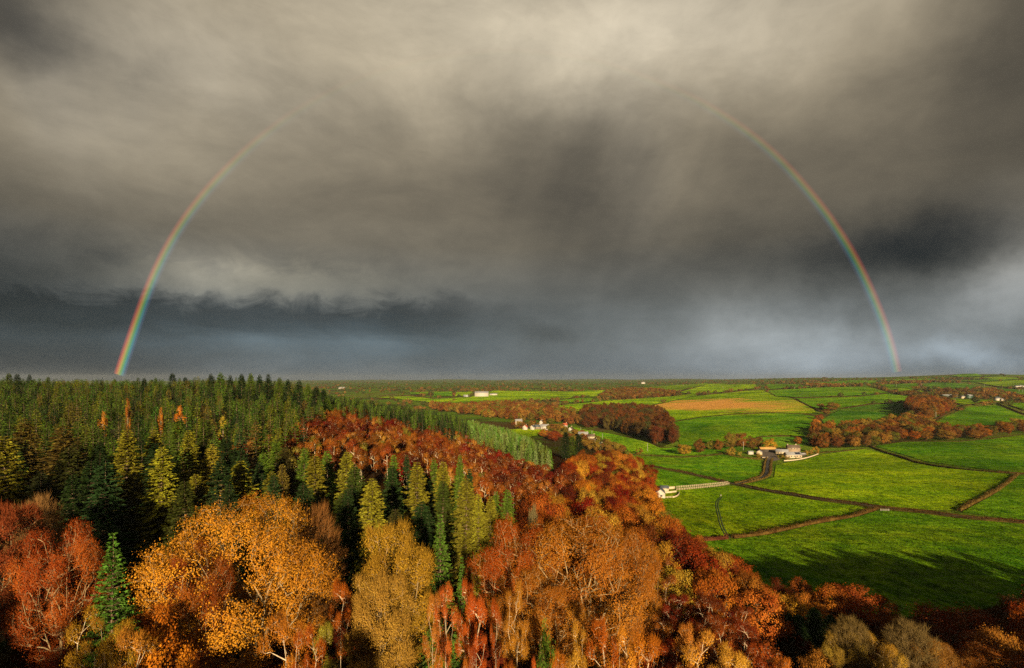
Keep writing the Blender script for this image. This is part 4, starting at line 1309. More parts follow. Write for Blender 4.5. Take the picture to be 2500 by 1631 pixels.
# field gate at the corner of the long lane
p = hit(2160, 1249)[0]
g_ = empty('field_gate', tuple(p), math.radians(-4))
tag(g_, 'pale field gate beside the long lane at the end of the tawny hedge', 'gate')
for k in range(2):
    o = child('post', [box_arr(-0.12, 0.12, -0.12, 0.12, -0.2, 1.5)], g_, 'pole_timber'); o.location = (-2 + 4 * k, 0, 0)
for k in range(5):
    o = child('bar', [box_arr(-1.88, 1.88, -0.04, 0.04, 0, 0.1)], g_, 'pole_timber'); o.location = (0, 0, 0.2 + 0.26 * k)

# ------------------------------------------------------------------ trees
GOLD = (0.45, 0.170, 0.016); ORANGE = (0.40, 0.108, 0.010); RUST = (0.28, 0.068, 0.010); RED = (0.25, 0.034, 0.008); DRED = (0.12, 0.022, 0.007)
YEL = (0.38, 0.21, 0.018); OLIVE = (0.17, 0.14, 0.018); TWIG = (0.26, 0.13, 0.045); BROWN = (0.20, 0.085, 0.022)
CLIT = (0.185, 0.165, 0.014); CGRN = (0.085, 0.135, 0.014); CDRK = (0.022, 0.042, 0.012); CBLU = (0.075, 0.150, 0.018); CPALE = (0.19, 0.26, 0.07); CBRN = (0.12, 0.085, 0.016)  # CLIT: spruce needle colour with the sunlight put in
TREES = []      # dict(x, y, z, H, R, proto, color, label, cat, group, hero, yaw)


def jitter(c, a=0.12):
    k = 1 + rng.uniform(-a, a)
    return tuple(max(0.002, x * k * (1 + rng.uniform(-a, a) * 0.6)) for x in c)


def add(x, y, H, R, proto, color, label, cat='tree', group=None, hero=False, z=None, name=None):
    z = float(ground_z(x, y)) if z is None else z
    TREES.append(dict(x=x, y=y, z=z, H=H, R=R, proto=proto, color=color, label=label, cat=cat, group=group, hero=hero, name=name))


def top(u, vt, y, wpx, proto, color, label, name, cat='tree', Hmin=2.0, group=None):
    """a tree whose tip is seen at (u, vt), standing y metres away, wpx wide"""
    x = (u - UC) / FPX * y
    z = float(ground_z(x, y))
    H = max(Hmin, -(vt - VH) / FPX * y - z)
    add(x, y, H, wpx / FPX * y / 2, proto, color, label, cat, group, True, z, name)


A = top
# the foreground, one by one
A(590, 1226, 64, 450, 'oak0', GOLD, 'huge golden orange oak, broadest crown left of centre', 'oak_tree')
A(470, 1330, 58, 210, 'oak1', RUST, 'rust shaded oak bough mass low on the left of the huge golden oak', 'oak_tree')
A(150, 1276, 62, 215, 'oak1', (0.34, 0.075, 0.012), 'rust orange broadleaf tree left of the bright green fir', 'broadleaf_tree')
A(5, 1232, 66, 190, 'beech0', (0.24, 0.06, 0.018), 'reddish twiggy beech at the far left edge', 'beech_tree')
A(88, 1208, 76, 130, 'bare0', TWIG, 'bare grey twigged tree against the dark spruces at far left', 'bare_tree')
A(275, 1301, 57, 150, 'fir0', CBLU, 'bright green symmetrical fir in front of the dark wood', 'fir_tree')
A(228, 1476, 50, 105, 'birch0', YEL, 'yellow birch with slim pale stems below the green fir', 'birch_tree')
A(290, 1512, 47, 90, 'birch1', YEL, 'smaller yellow birch right of the yellow birch under the fir', 'birch_tree')
A(385, 1487, 50, 175, 'broad0', ORANGE, 'orange red bushy tree at the bottom below the huge oak', 'broadleaf_tree')
A(330, 1520, 47, 100, 'birch2', (0.42, 0.16, 0.02), 'tawny birch leaning between the yellow birch and orange bush', 'birch_tree')
A(768, 1230, 74, 135, 'bare0', (0.30, 0.14, 0.035), 'bare brown twigged tree just right of the huge golden oak', 'bare_tree')
A(696, 1490, 50, 120, 'birch1', GOLD, 'golden birch below the right side of the huge oak', 'birch_tree')
A(748, 1522, 47, 90, 'birch0', ORANGE, 'orange birch beside the golden birch at the bottom', 'birch_tree')
A(784, 1516, 49, 60, 'birch2', (0.32, 0.27, 0.03), 'yellow green young birch right of the orange birch', 'birch_tree')
A(832, 1408, 62, 55, 'birch2', ORANGE, 'slender orange birch between the oak and the olive beech', 'birch_tree')
A(961, 1278, 64, 190, 'beech1', (0.33, 0.175, 0.018), 'olive yellow beech with fanning bare branches in the centre', 'beech_tree')
A(930, 1400, 60, 170, 'beech0', (0.34, 0.17, 0.03), 'shaded lower beech spreading in front of the olive yellow beech', 'beech_tree')
A(1075, 1256, 69, 112, 'fir0', CBLU, 'bright green fir right of the olive yellow beech', 'fir_tree')
A(1128, 1360, 66, 60, 'fir0', CBLU, 'small green fir at the foot of the central green fir', 'fir_tree')
A(1136, 1408, 58, 62, 'birch0', ORANGE, 'orange birch with white stem, tallest of the row under the central fir', 'birch_tree')
A(1088, 1424, 57, 62, 'birch1', (0.50, 0.14, 0.02), 'red orange birch, left of the row under the central fir', 'birch_tree')
A(1163, 1440, 56, 64, 'birch2', (0.52, 0.13, 0.015), 'vivid orange birch, right of the row under the central fir', 'birch_tree')
A(1055, 1440, 57, 50, 'birch2', (0.38, 0.13, 0.02), 'dull orange birch touching the olive beech', 'birch_tree')
A(1264, 1268, 78, 235, 'oak1', ORANGE, 'orange oak forming the left part of the great golden clump', 'oak_tree')
A(1415, 1266, 76, 400, 'oak0', (0.44, 0.185, 0.018), 'broad golden oak forming the main part of the great golden clump', 'oak_tree')
A(1530, 1300, 82, 190, 'oak1', (0.42, 0.165, 0.016), 'golden brown oak at the right shoulder of the great golden clump', 'oak_tree')
A(1320, 1400, 69, 260, 'oak1', (0.40, 0.15, 0.015), 'orange oak low in front of the great golden clump', 'oak_tree')
A(1211, 1455, 58, 30, 'birch2', ORANGE, 'tiny slim birch between the birch row and golden clump', 'birch_tree')
A(1262, 1416, 60, 75, 'birch0', (0.44, 0.20, 0.02), 'pale stemmed birch in front of the golden clump', 'birch_tree')
A(1475, 1508, 54, 90, 'birch1', ORANGE, 'orange birch, left of the bottom group right of centre', 'birch_tree')
A(1516, 1522, 53, 80, 'birch0', (0.54, 0.19, 0.018), 'orange birch in the middle of the bottom group right of centre', 'birch_tree')
A(1570, 1534, 52, 95, 'birch2', ORANGE, 'orange birch, right of the bottom group right of centre', 'birch_tree')
A(1408, 1514, 54, 62, 'birch0', (0.40, 0.18, 0.02), 'tawny birch with forked pale stems at the bottom centre right', 'birch_tree')
for k, (u, v, w_, c, lab) in enumerate([(1139, 1600, 50, GOLD, 'bright tip of a young tree at the bottom edge under the birch row'), (1071, 1602, 36, ORANGE, 'small orange sapling at the bottom edge under the olive beech'),
        (1238, 1612, 46, RUST, 'rusty sapling at the bottom edge, left of three'), (1307, 1602, 44, (0.46, 0.10, 0.015), 'red orange sapling at the bottom edge, middle of three'),
        (1364, 1590, 54, ORANGE, 'orange sapling at the bottom edge, right of three'), (1150, 1566, 30, RUST, 'thin rusty sapling rising behind the bright bottom tip')]):
    A(u, v, 47, w_, ('birch0', 'birch1', 'birch2')[k % 3], c, lab, 'young_birch')
A(1739, 1542, 64, 135, 'birch0', (0.56, 0.24, 0.03), 'brightest pale orange birch at the bottom right of centre', 'birch_tree')
A(1686, 1523, 66, 80, 'birch1', (0.48, 0.18, 0.025), 'orange birch left of the brightest birch', 'birch_tree')
A(1790, 1570, 62, 90, 'birch2', (0.54, 0.26, 0.03), 'pale gold birch right of the brightest birch', 'birch_tree')
A(1845, 1572, 66, 100, 'birch0', RUST, 'rust birch at the bottom left of the dark conifers', 'birch_tree')
A(1907, 1606, 66, 80, 'birch1', (0.44, 0.11, 0.015), 'orange red birch at the bottom edge right of the rust birch', 'birch_tree')
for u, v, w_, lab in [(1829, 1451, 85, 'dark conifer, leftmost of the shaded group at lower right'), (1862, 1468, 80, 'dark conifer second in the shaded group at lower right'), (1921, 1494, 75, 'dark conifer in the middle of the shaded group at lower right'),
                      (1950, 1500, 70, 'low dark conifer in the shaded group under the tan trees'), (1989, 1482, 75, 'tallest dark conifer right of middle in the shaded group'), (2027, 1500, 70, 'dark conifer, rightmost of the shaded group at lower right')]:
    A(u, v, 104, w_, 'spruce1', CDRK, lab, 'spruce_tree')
for u, v, y, w_, c, lab in [
    (1775, 1351, 140, 115, RUST, 'round rust tree nearest the short dark red hedge'), (1735, 1345, 148, 80, DRED, 'dark red tree at the wood edge below the short hedge'),
    (1821, 1398, 132, 100, (0.32, 0.07, 0.012), 'rust red tree bulging into the foreground meadow'), (1871, 1423, 126, 90, RUST, 'rust tree above the dark conifer group'),
    (1953, 1444, 122, 75, (0.34, 0.10, 0.015), 'small round orange brown tree at the meadow edge'), (2007, 1434, 124, 66, (0.28, 0.10, 0.016), 'brown olive tree at the meadow edge'),
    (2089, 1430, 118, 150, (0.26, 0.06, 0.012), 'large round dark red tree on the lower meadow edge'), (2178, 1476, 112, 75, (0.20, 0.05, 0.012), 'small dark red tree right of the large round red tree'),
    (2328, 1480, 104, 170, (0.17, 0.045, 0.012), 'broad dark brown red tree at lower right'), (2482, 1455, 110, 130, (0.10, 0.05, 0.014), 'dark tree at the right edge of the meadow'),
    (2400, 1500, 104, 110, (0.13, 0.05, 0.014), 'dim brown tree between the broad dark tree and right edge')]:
    A(u, v, y, w_, f'broad{random.randrange(4)}', c, lab, 'broadleaf_tree')
for u, v, w_, pr, c, lab in [
    (2060, 1541, 115, 'oak1', (0.30, 0.17, 0.025), 'tan branched tree, left of the bottom right group'), (2139, 1552, 135, 'oak1', (0.38, 0.19, 0.02), 'orange tan tree at the centre of the bottom right group'),
    (2221, 1516, 125, 'bare0', (0.22, 0.16, 0.05), 'pale bare crowned tree rising over the bottom right group'), (2080, 1505, 100, 'bare0', (0.20, 0.14, 0.04), 'bare tan tree behind the left of the bottom right group'),
    (2410, 1562, 165, 'oak0', (0.36, 0.13, 0.016), 'orange rust tree in the bottom right corner'), (2330, 1582, 140, 'oak1', (0.34, 0.15, 0.02), 'tawny tree left of the corner tree at the bottom right'),
    (2436, 1530, 90, 'broad1', (0.34, 0.14, 0.02), 'small golden brown crown above the corner tree'), (2010, 1590, 110, 'broad2', (0.36, 0.16, 0.02), 'low tan tree at the bottom edge before the dark conifers'),
    (2270, 1560, 100, 'beech0', (0.24, 0.10, 0.02), 'twiggy brown tree between the bare tree and corner'), (2490, 1560, 100, 'broad3', (0.24, 0.08, 0.014), 'dark rust tree cut by the right edge at the bottom')]:
    A(u, v, 84, w_, pr, c, lab, 'broadleaf_tree')
# the middle row of big spruces
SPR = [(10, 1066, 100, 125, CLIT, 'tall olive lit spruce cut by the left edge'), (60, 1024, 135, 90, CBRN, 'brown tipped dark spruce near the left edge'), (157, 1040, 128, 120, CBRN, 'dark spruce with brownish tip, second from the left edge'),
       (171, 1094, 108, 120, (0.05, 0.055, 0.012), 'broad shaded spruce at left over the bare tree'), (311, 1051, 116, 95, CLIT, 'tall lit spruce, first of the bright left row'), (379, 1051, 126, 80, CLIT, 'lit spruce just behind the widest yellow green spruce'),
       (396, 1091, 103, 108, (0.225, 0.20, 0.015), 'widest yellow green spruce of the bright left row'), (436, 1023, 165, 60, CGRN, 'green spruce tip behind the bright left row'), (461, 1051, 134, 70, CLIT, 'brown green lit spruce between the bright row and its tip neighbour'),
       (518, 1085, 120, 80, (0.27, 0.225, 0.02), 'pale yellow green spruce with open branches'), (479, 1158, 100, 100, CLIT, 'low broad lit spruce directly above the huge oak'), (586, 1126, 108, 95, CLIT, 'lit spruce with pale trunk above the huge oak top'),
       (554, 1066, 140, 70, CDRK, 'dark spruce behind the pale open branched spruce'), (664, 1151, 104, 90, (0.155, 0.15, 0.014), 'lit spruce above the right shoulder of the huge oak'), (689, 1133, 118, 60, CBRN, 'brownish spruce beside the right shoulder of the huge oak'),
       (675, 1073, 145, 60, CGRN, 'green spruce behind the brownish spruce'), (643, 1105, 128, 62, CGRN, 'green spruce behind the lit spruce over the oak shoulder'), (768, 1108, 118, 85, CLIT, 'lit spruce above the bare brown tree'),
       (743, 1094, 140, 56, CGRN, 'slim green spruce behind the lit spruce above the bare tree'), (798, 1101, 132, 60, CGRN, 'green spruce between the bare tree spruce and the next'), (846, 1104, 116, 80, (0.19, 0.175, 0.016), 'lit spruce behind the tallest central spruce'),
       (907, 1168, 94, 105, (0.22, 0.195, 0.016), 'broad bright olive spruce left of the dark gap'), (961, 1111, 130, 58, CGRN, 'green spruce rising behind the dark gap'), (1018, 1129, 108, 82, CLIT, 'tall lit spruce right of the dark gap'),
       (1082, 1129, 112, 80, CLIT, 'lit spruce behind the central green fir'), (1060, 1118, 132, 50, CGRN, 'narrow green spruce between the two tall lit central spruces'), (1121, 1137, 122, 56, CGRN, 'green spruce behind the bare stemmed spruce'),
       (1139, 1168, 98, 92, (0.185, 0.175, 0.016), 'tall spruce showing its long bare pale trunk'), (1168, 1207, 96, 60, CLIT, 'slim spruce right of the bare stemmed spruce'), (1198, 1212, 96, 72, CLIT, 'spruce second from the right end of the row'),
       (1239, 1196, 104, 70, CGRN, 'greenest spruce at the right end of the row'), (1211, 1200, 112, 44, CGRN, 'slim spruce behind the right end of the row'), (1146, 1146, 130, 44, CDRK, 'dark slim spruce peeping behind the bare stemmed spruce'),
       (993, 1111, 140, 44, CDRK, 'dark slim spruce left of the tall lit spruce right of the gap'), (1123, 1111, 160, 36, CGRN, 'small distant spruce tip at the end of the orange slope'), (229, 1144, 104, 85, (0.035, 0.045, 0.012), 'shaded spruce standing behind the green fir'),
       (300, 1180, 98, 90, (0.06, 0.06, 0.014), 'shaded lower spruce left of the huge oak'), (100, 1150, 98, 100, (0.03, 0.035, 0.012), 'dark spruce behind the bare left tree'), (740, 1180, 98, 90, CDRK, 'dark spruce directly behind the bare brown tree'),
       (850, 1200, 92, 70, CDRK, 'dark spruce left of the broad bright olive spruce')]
for k, (u, v, y, w_, c, lab) in enumerate(SPR):  # lit and shaded spruces: sun and shade painted into the needle colour
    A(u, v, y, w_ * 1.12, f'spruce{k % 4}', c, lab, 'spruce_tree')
SKY = [(22, 911, 30, 'second from the left edge'), (42, 912, 32, 'third from the left edge'), (72, 914, 26, 'at the left end of the skyline group'), (118, 920, 24, 'where the far left skyline group ends'), (421, 911, 34, 'tallest single tip right of the rainbow foot'),
       (352, 922, 26, 'just right of the rainbow foot'), (380, 922, 28, 'second right of the rainbow foot'), (452, 921, 28, 'just right of the tallest single tip'), (515, 912, 30, 'start of the tall skyline group'), (538, 909, 40, 'highest tip of the tall skyline group'),
       (562, 916, 32, 'right beside the highest tip'), (590, 913, 34, 'with thin pale trunk in the tall skyline group'), (612, 911, 36, 'centre of the tall skyline group'), (634, 914, 34, 'right of the skyline group centre'), (655, 913, 38, 'second highest of the tall skyline group'),
       (682, 922, 34, 'after the dip in the skyline'), (703, 926, 34, 'on the descending skyline, upper'), (730, 927, 38, 'isolated on the descending skyline'), (752, 937, 36, 'on the descending skyline, lower'), (772, 944, 38, 'next to last at the ridge end'), (790, 950, 40, 'at the very end of the ridge over the red trees'), (798, 968, 40, 'below the ridge end tree, in front of the red trees')]
for k, (u, v, w_, where) in enumerate(SKY):
    A(u, v, 400 if u < 500 else 340, w_, f'spruce{k % 4}', CDRK if k % 3 else CGRN, 'dark spruce on the skyline, ' + where, 'spruce_tree', Hmin=12)
for u, v, w_, c, lab in [(440, 990, 26, (0.55, 0.17, 0.012), 'vivid orange larch alone among the dark plantation spruces'), (252, 1004, 20, (0.42, 0.15, 0.014), 'round orange larch left of the vivid orange larch'),
                      (393, 994, 14, (0.42, 0.15, 0.014), 'tiny orange larch just left of the vivid orange larch'), (312, 972, 14, (0.34, 0.13, 0.014), 'small orange larch high in the left plantation'), (545, 1014, 24, (0.36, 0.26, 0.02), 'yellow larch right of the vivid orange larch'),
                      (535, 1058, 24, RED, 'small red tree in the gap under the yellow larch')]:
    A(u, v, 230, w_, 'slim1', c, lab, 'larch_tree')
A(1302, 1230, 100, 30, 'bare0', (0.3, 0.25, 0.1), 'thin pale dead tree right of the last spruce', 'dead_tree')
for k, (u, v, w_) in enumerate([(1381, 1054, 36), (1398, 1066, 34), (1412, 1060, 38)]):
    A(u, v, 395, w_, 'spruce0', CDRK if k != 1 else CGRN, ('left dark pine of the tall bare stemmed trio below the village', 'middle pine of the tall bare stemmed trio below the village', 'right pine of the tall bare stemmed trio below the village')[k], 'pine_tree', group='tall pines below the village')
A(1467, 1068, 620, 10, 'plant0', CDRK, 'narrow dark conifer at the lower end of the village', 'conifer_tree')
A(1329, 1518, 57, 56, 'bush0', CGRN, 'green shrub at the foot of the golden clump', 'green_shrub', 'shrub')


def base(u, v, H, wpx, proto, color, label, name, group=None, hero=True):
    p = hit(u, v)[0]
    add(p[0], p[1], H, wpx / FPX * p[1] / 2, proto, color, label, 'tree', group, hero, None, name)


# single trees out in the farmland
for u, v, H, w_, c, lab in [
    (1560, 1110, 7.5, 20, (0.30, 0.19, 0.025), 'small round golden tree alone at the foot of the valley meadow'), (1671, 1112, 12, 34, (0.36, 0.20, 0.022), 'golden tree at the foot of the rust wood'),
    (1707, 1106, 16, 30, (0.20, 0.09, 0.02), 'brown tree beside the square hedge box'), (1735, 1098, 11, 24, OLIVE, 'olive tree behind the farm paddock'),
    (1755, 1100, 13, 24, (0.26, 0.12, 0.02), 'orange brown tree left of the tall farm trees'), (1784, 1098, 20, 34, (0.18, 0.11, 0.02), 'tallest brown green tree behind the farm hedge'),
    (1808, 1096, 19, 32, (0.24, 0.10, 0.02), 'tall rust tree right of the tallest farm tree'), (1835, 1096, 15, 30, (0.20, 0.11, 0.02), 'olive brown tree behind the white farm shed'),
    (1853, 1094, 13, 26, (0.18, 0.10, 0.02), 'small brown tree left of the bright farm tree'), (1880, 1098, 13, 34, (0.46, 0.23, 0.02), 'bright orange yellow tree behind the long barn'),
    (1785, 1112, 9, 24, (0.34, 0.20, 0.03), 'golden bush at the left end of the farm hedge'), (1948, 1086, 10, 20, (0.34, 0.13, 0.02), 'small orange tree alone in the farm paddock'),
    (2033, 1003, 17, 36, (0.20, 0.10, 0.018), 'round brown gold tree at the hedge corner in the middle pastures'), (2017, 1012, 10, 22, (0.22, 0.11, 0.02), 'smaller tree below the round hedge corner tree'),
    (2001, 1025, 10, 22, (0.32, 0.10, 0.018), 'rust orange tree at the top of the tree belt'), (1992, 1040, 11, 24, (0.42, 0.12, 0.016), 'vivid orange tree at the upper left tip of the tree belt'),
    (2382, 985, 15, 20, (0.05, 0.055, 0.014), 'dark round tree alone in front of the far farm'), (2220, 966, 16, 30, (0.16, 0.08, 0.018), 'left of two round brown trees on the far hedge'),
    (2252, 968, 14, 30, (0.14, 0.08, 0.018), 'right of two round brown trees on the far hedge'), (1711, 966, 9, 12, (0.06, 0.05, 0.014), 'dark bush at the upper left corner of the orange field'),
    (1968, 1112, 6, 14, (0.32, 0.19, 0.03), 'golden bush, left of three beside the farm wall'), (1980, 1110, 5.5, 12, (0.30, 0.17, 0.03), 'golden bush, middle of three beside the farm wall'),
    (1992, 1107, 8, 18, (0.36, 0.18, 0.025), 'golden bush, largest of three beside the farm wall'), (1905, 1121, 5, 20, (0.28, 0.2, 0.03), 'garden bush at the corner of the farm wing'),
    (1922, 1124, 4, 14, (0.3, 0.2, 0.04), 'small garden bush in front of the solar panel roof'), (1853, 1118, 5, 18, (0.32, 0.22, 0.03), 'yellow bush in front of the cream farm shed'), (1806, 1114, 5, 12, (0.28, 0.2, 0.03), 'small yellow bush left of the white farm shed'),
    (1330, 1068, 13, 34, (0.34, 0.10, 0.015), 'round rust tree left of the pine trio'), (1355, 1078, 15, 40, (0.26, 0.06, 0.012), 'round dark rust tree touching the pine trio'),
    (1350, 1050, 11, 22, BROWN, 'brown tree right of the widest village house'), (1368, 1052, 12, 22, (0.26, 0.13, 0.022), 'tawny tree between the village and the meadow'),
    (1436, 1094, 11, 30, (0.32, 0.19, 0.025), 'golden tree below the cottage row'), (1455, 1098, 10, 28, (0.30, 0.17, 0.024), 'golden brown tree below the lowest village house'),
    (1492, 1096, 10, 36, (0.30, 0.20, 0.026), 'wide golden bush at the near end of the village'), (1510, 1100, 9, 26, (0.32, 0.22, 0.03), 'pale golden bush at the meadow corner'),
    (1275, 1030, 10, 20, (0.22, 0.14, 0.022), 'olive tree behind the cream village house'), (1345, 1034, 10, 22, OLIVE, 'olive tree behind the gabled white house')]:
    p0 = 'broad' if H > 8 else 'bush'
    base(u, v, H, w_, f'{p0}{random.randrange(3)}', c, lab, 'golden_bush' if H <= 6 else 'broadleaf_tree')

occupied = [(t['x'], t['y'], t['R']) for t in TREES] + HOUSES


def region(name, poly, mode, xr, yr, sp, Hr, Rr, protos, cols, label, cat, group, tname, jit=0.42, prob=1.0, clearance=0.75, skipfields=True, aspect=None):
    cnt = 0
    nx, ny = int((xr[1] - xr[0]) / sp), int((yr[1] - yr[0]) / sp)
    gx, gy = np.meshgrid(np.arange(nx), np.arange(ny))
    x = xr[0] + (gx.ravel() + 0.5 * (gy.ravel() % 2) + rng.uniform(-jit, jit, gx.size)) * sp
    y = yr[0] + (gy.ravel() + rng.uniform(-jit, jit, gx.size)) * sp
    z = ground_z(x, y)
    H = rng.uniform(*Hr, len(x))
    ub, vb = proj(x, y, z)
    ut, vt = proj(x, y, z + H)
    ok = in_poly(ut, vt, poly) if mode == 'top' else in_poly(ub, vb, poly)
    if skipfields:
        ok &= ~in_any_field(ub, vb)
    ok &= rng.random(len(x)) < prob
    occ = np.array(occupied)
    for k in np.nonzero(ok)[0]:
        R = rng.uniform(*Rr) if aspect is None else H[k] * aspect * rng.uniform(0.85, 1.2)
        d = np.hypot(occ[:, 0] - x[k], occ[:, 1] - y[k])
        if (d < (occ[:, 2] + R) * clearance * 0.6).any():
            continue
        c, _, word = cols[rng.choice(len(cols), p=[q[1] for q in cols])]
        add(float(x[k]), float(y[k]), float(H[k]), float(R), protos[rng.integers(len(protos))], jitter(c, 0.16), label, cat, group, False, float(z[k]), tname)
        TREES[-1]['word'] = word
        cnt += 1
    print('region', name, cnt)


def W(*pairs):
    s = sum(p[1] for p in pairs)
    return [(p[0], p[1] / s, p[2]) for p in pairs]


R1 = [(-700, 900), (0, 908), (100, 912), (250, 922), (330, 918), (420, 908), (540, 905), (660, 910), (735, 922), (795, 945), (812, 985), (735, 1015), (700, 1060), (540, 1078), (300, 1085), (-700, 1085)]
region('plantation', R1, 'top', (-900, 60), (150, 640), 6.9, (11, 21), (2.5, 4.0), ['plant0', 'plant1', 'plant2', 'plant3', 'plant4'], W(((0.066, 0.105, 0.012), 5, 'green'), ((0.125, 0.13, 0.012), 3, 'olive green'), (CDRK, 3, 'dark green'), ((0.06, 0.11, 0.016), 3, 'deep green'), (CBRN, 0.8, 'brownish')),
       'spruce|the left hillside plantation', 'tree', 'spruces of the left hillside plantation', 'spruce_tree')
R2 = [(-700, 1040), (300, 1070), (540, 1070), (700, 1085), (900, 1110), (1050, 1130), (1190, 1190), (1190, 1260), (900, 1300), (-700, 1300)]
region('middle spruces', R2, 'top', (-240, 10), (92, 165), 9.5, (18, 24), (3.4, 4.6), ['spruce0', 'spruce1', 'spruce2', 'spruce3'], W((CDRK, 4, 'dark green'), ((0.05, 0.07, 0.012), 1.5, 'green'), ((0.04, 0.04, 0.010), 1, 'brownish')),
       'shaded spruce|the gaps behind the lit spruces', 'tree', 'shaded spruces of the middle wood', 'spruce_tree', clearance=0.9)  # dark needle colours stand in for the shade of the gaps
R4 = [(800, 960), (857, 968), (921, 978), (1000, 992), (1071, 1003), (1143, 1020), (1150, 1054), (1060, 1036), (1000, 1022), (900, 1002), (812, 992)]
region('ridge conifers', R4, 'top', (-160, 0), (330, 700), 5.6, (15, 20), (2.2, 3.0), ['plant0', 'plant1', 'plant2'], W((CDRK, 3, 'dark green'), (CGRN, 3, 'green')),
       'spruce|the ridge above the orange slope', 'tree', 'spruces on the ridge above the orange slope', 'spruce_tree')
R4b = [(1143, 1016), (1170, 1018), (1232, 1038), (1265, 1058), (1321, 1074), (1362, 1112), (1362, 1124), (1321, 1122), (1250, 1106), (1196, 1080), (1140, 1056)]
region('pale conifers', R4b, 'top', (-60, 60), (310, 640), 4.6, (13, 16), (1.8, 2.4), ['plant0', 'plant1', 'plant2'], W((CPALE, 3, 'pale green'), ((0.10, 0.21, 0.022), 3, 'bright green'), ((0.15, 0.20, 0.03), 2, 'yellow green')),
       'young spruce|the green wedge above the valley', 'tree', 'young bright green spruces above the valley', 'spruce_tree')
R3 = [(735, 1018), (811, 992), (864, 990), (928, 1012), (1018, 1030), (1107, 1043), (1150, 1060), (1196, 1084), (1250, 1108), (1321, 1126), (1380, 1126), (1420, 1140), (1400, 1190), (1250, 1230), (1130, 1150), (940, 1108), (760, 1100), (560, 1085), (600, 1065), (700, 1055)]
region('orange slope', R3, 'top', (-200, 70), (160, 470), 6.4, (10, 15), (2.6, 4.0), ['slim0', 'slim1', 'slim2', 'slim0', 'slim2', 'broad2'], W(((0.18, 0.050, 0.009), 4, 'rust'), ((0.24, 0.072, 0.010), 3, 'orange'), ((0.34, 0.13, 0.02), 1.3, 'golden orange'), ((0.19, 0.032, 0.008), 2, 'red'), ((0.10, 0.022, 0.007), 3, 'dark red'), (OLIVE, 0.4, 'olive')),
       'birch|the orange slope behind the spruces', 'tree', 'birches of the orange slope', 'birch_tree', clearance=0.5)
R5 = [(1371, 1118), (1420, 1095), (1507, 1096), (1560, 1112), (1587, 1125), (1596, 1170), (1598, 1215), (1640, 1250), (1665, 1290), (1720, 1322), (1765, 1350), (1800, 1390), (1860, 1420), (1900, 1460), (1900, 1500), (1700, 1460), (1600, 1400), (1560, 1300), (1300, 1225), (1290, 1205), (1400, 1190)]
region('right wood', R5, 'top', (0, 190), (100, 420), 9.2, (12, 17), (4.6, 6.4), ['broad0', 'broad1', 'broad2', 'broad3'], W(((0.40, 0.15, 0.016), 4, 'golden orange'), (ORANGE, 1.5, 'bright orange'), (RUST, 4, 'rust'), (RED, 1.4, 'red'), ((0.38, 0.20, 0.022), 2, 'golden'), ((0.13, 0.15, 0.02), 0.5, 'green'), (DRED, 1.8, 'dark red')),
       'oak|the wood between spruces and fields', 'tree', 'autumn oaks of the wood above the fields', 'oak_tree', clearance=0.6)
R5c = [(1540, 1160), (1572, 1250), (1612, 1300), (1672, 1352), (1752, 1432), (1880, 1500), (2050, 1535), (2000, 1600), (1700, 1520), (1540, 1350), (1480, 1200)]
region('wood edge', R5c, 'base', (40, 130), (90, 360), 7.5, (8, 12), (3.4, 4.8), ['broad0', 'broad1', 'broad2', 'broad3'], W(((0.22, 0.06, 0.010), 4, 'rust'), ((0.17, 0.028, 0.008), 3, 'red'), ((0.09, 0.02, 0.007), 4, 'dark red'), ((0.38, 0.15, 0.016), 1.5, 'golden orange')),
       'broad tree|the wood edge beside the meadows', 'tree', 'trees of the wood edge beside the meadows', 'oak_tree', clearance=0.6)
R5b = [(1590, 1330), (1700, 1380), (1800, 1440), (1880, 1530), (2020, 1600), (2060, 1700), (1500, 1700), (1580, 1480)]
region('red birches', R5b, 'top', (10, 110), (56, 125), 5.6, (9, 13), (2.3, 3.4), ['birch0', 'birch1', 'birch2', 'slim1'], W(((0.20, 0.030, 0.008), 4, 'deep red'), ((0.23, 0.055, 0.010), 4, 'rust'), (DRED, 3, 'dark red'), ((0.38, 0.11, 0.014), 2, 'orange')),
       'birch|the red wood at lower right', 'tree', 'deep red birches at lower right', 'birch_tree', clearance=0.55)
R6 = [(1440, 1008), (1540, 1006), (1610, 1012), (1632, 1036), (1657, 1088), (1613, 1091), (1578, 1075), (1490, 1055), (1422, 1044), (1420, 1020)]
region('rust wood', R6, 'base', (60, 420), (560, 1300), 14, (17, 25), (6.5, 9.5), ['broad0', 'broad1', 'broad2', 'broad3'], W(((0.135, 0.050, 0.014), 4, 'rust brown'), ((0.095, 0.062, 0.015), 3, 'olive brown'), ((0.19, 0.07, 0.015), 2, 'orange brown'), ((0.07, 0.08, 0.02), 1, 'dull green')),
       'tall tree|the wood above the valley meadow', 'tree', 'trees of the rust brown wood block', 'broadleaf_tree', clearance=0.3)
R6b = [(1040, 990), (1110, 994), (1240, 988), (1310, 999), (1430, 1012), (1424, 1038), (1390, 1040), (1340, 1030), (1300, 1030), (1260, 1026), (1200, 1022), (1140, 1012), (1060, 1002)]
region('valley wood', R6b, 'base', (-230, 140), (700, 1700), 15, (12, 18), (6.0, 8.5), ['broad0', 'broad1', 'broad3', 'far0', 'far1'], W(((0.30, 0.13, 0.022), 3, 'golden brown'), ((0.22, 0.085, 0.018), 3, 'rust brown'), (OLIVE, 3, 'olive'), ((0.32, 0.18, 0.03), 1, 'golden')),
       'round tree|the valley wood beyond the ridge', 'tree', 'trees of the valley wood', 'broadleaf_tree', clearance=0.3)
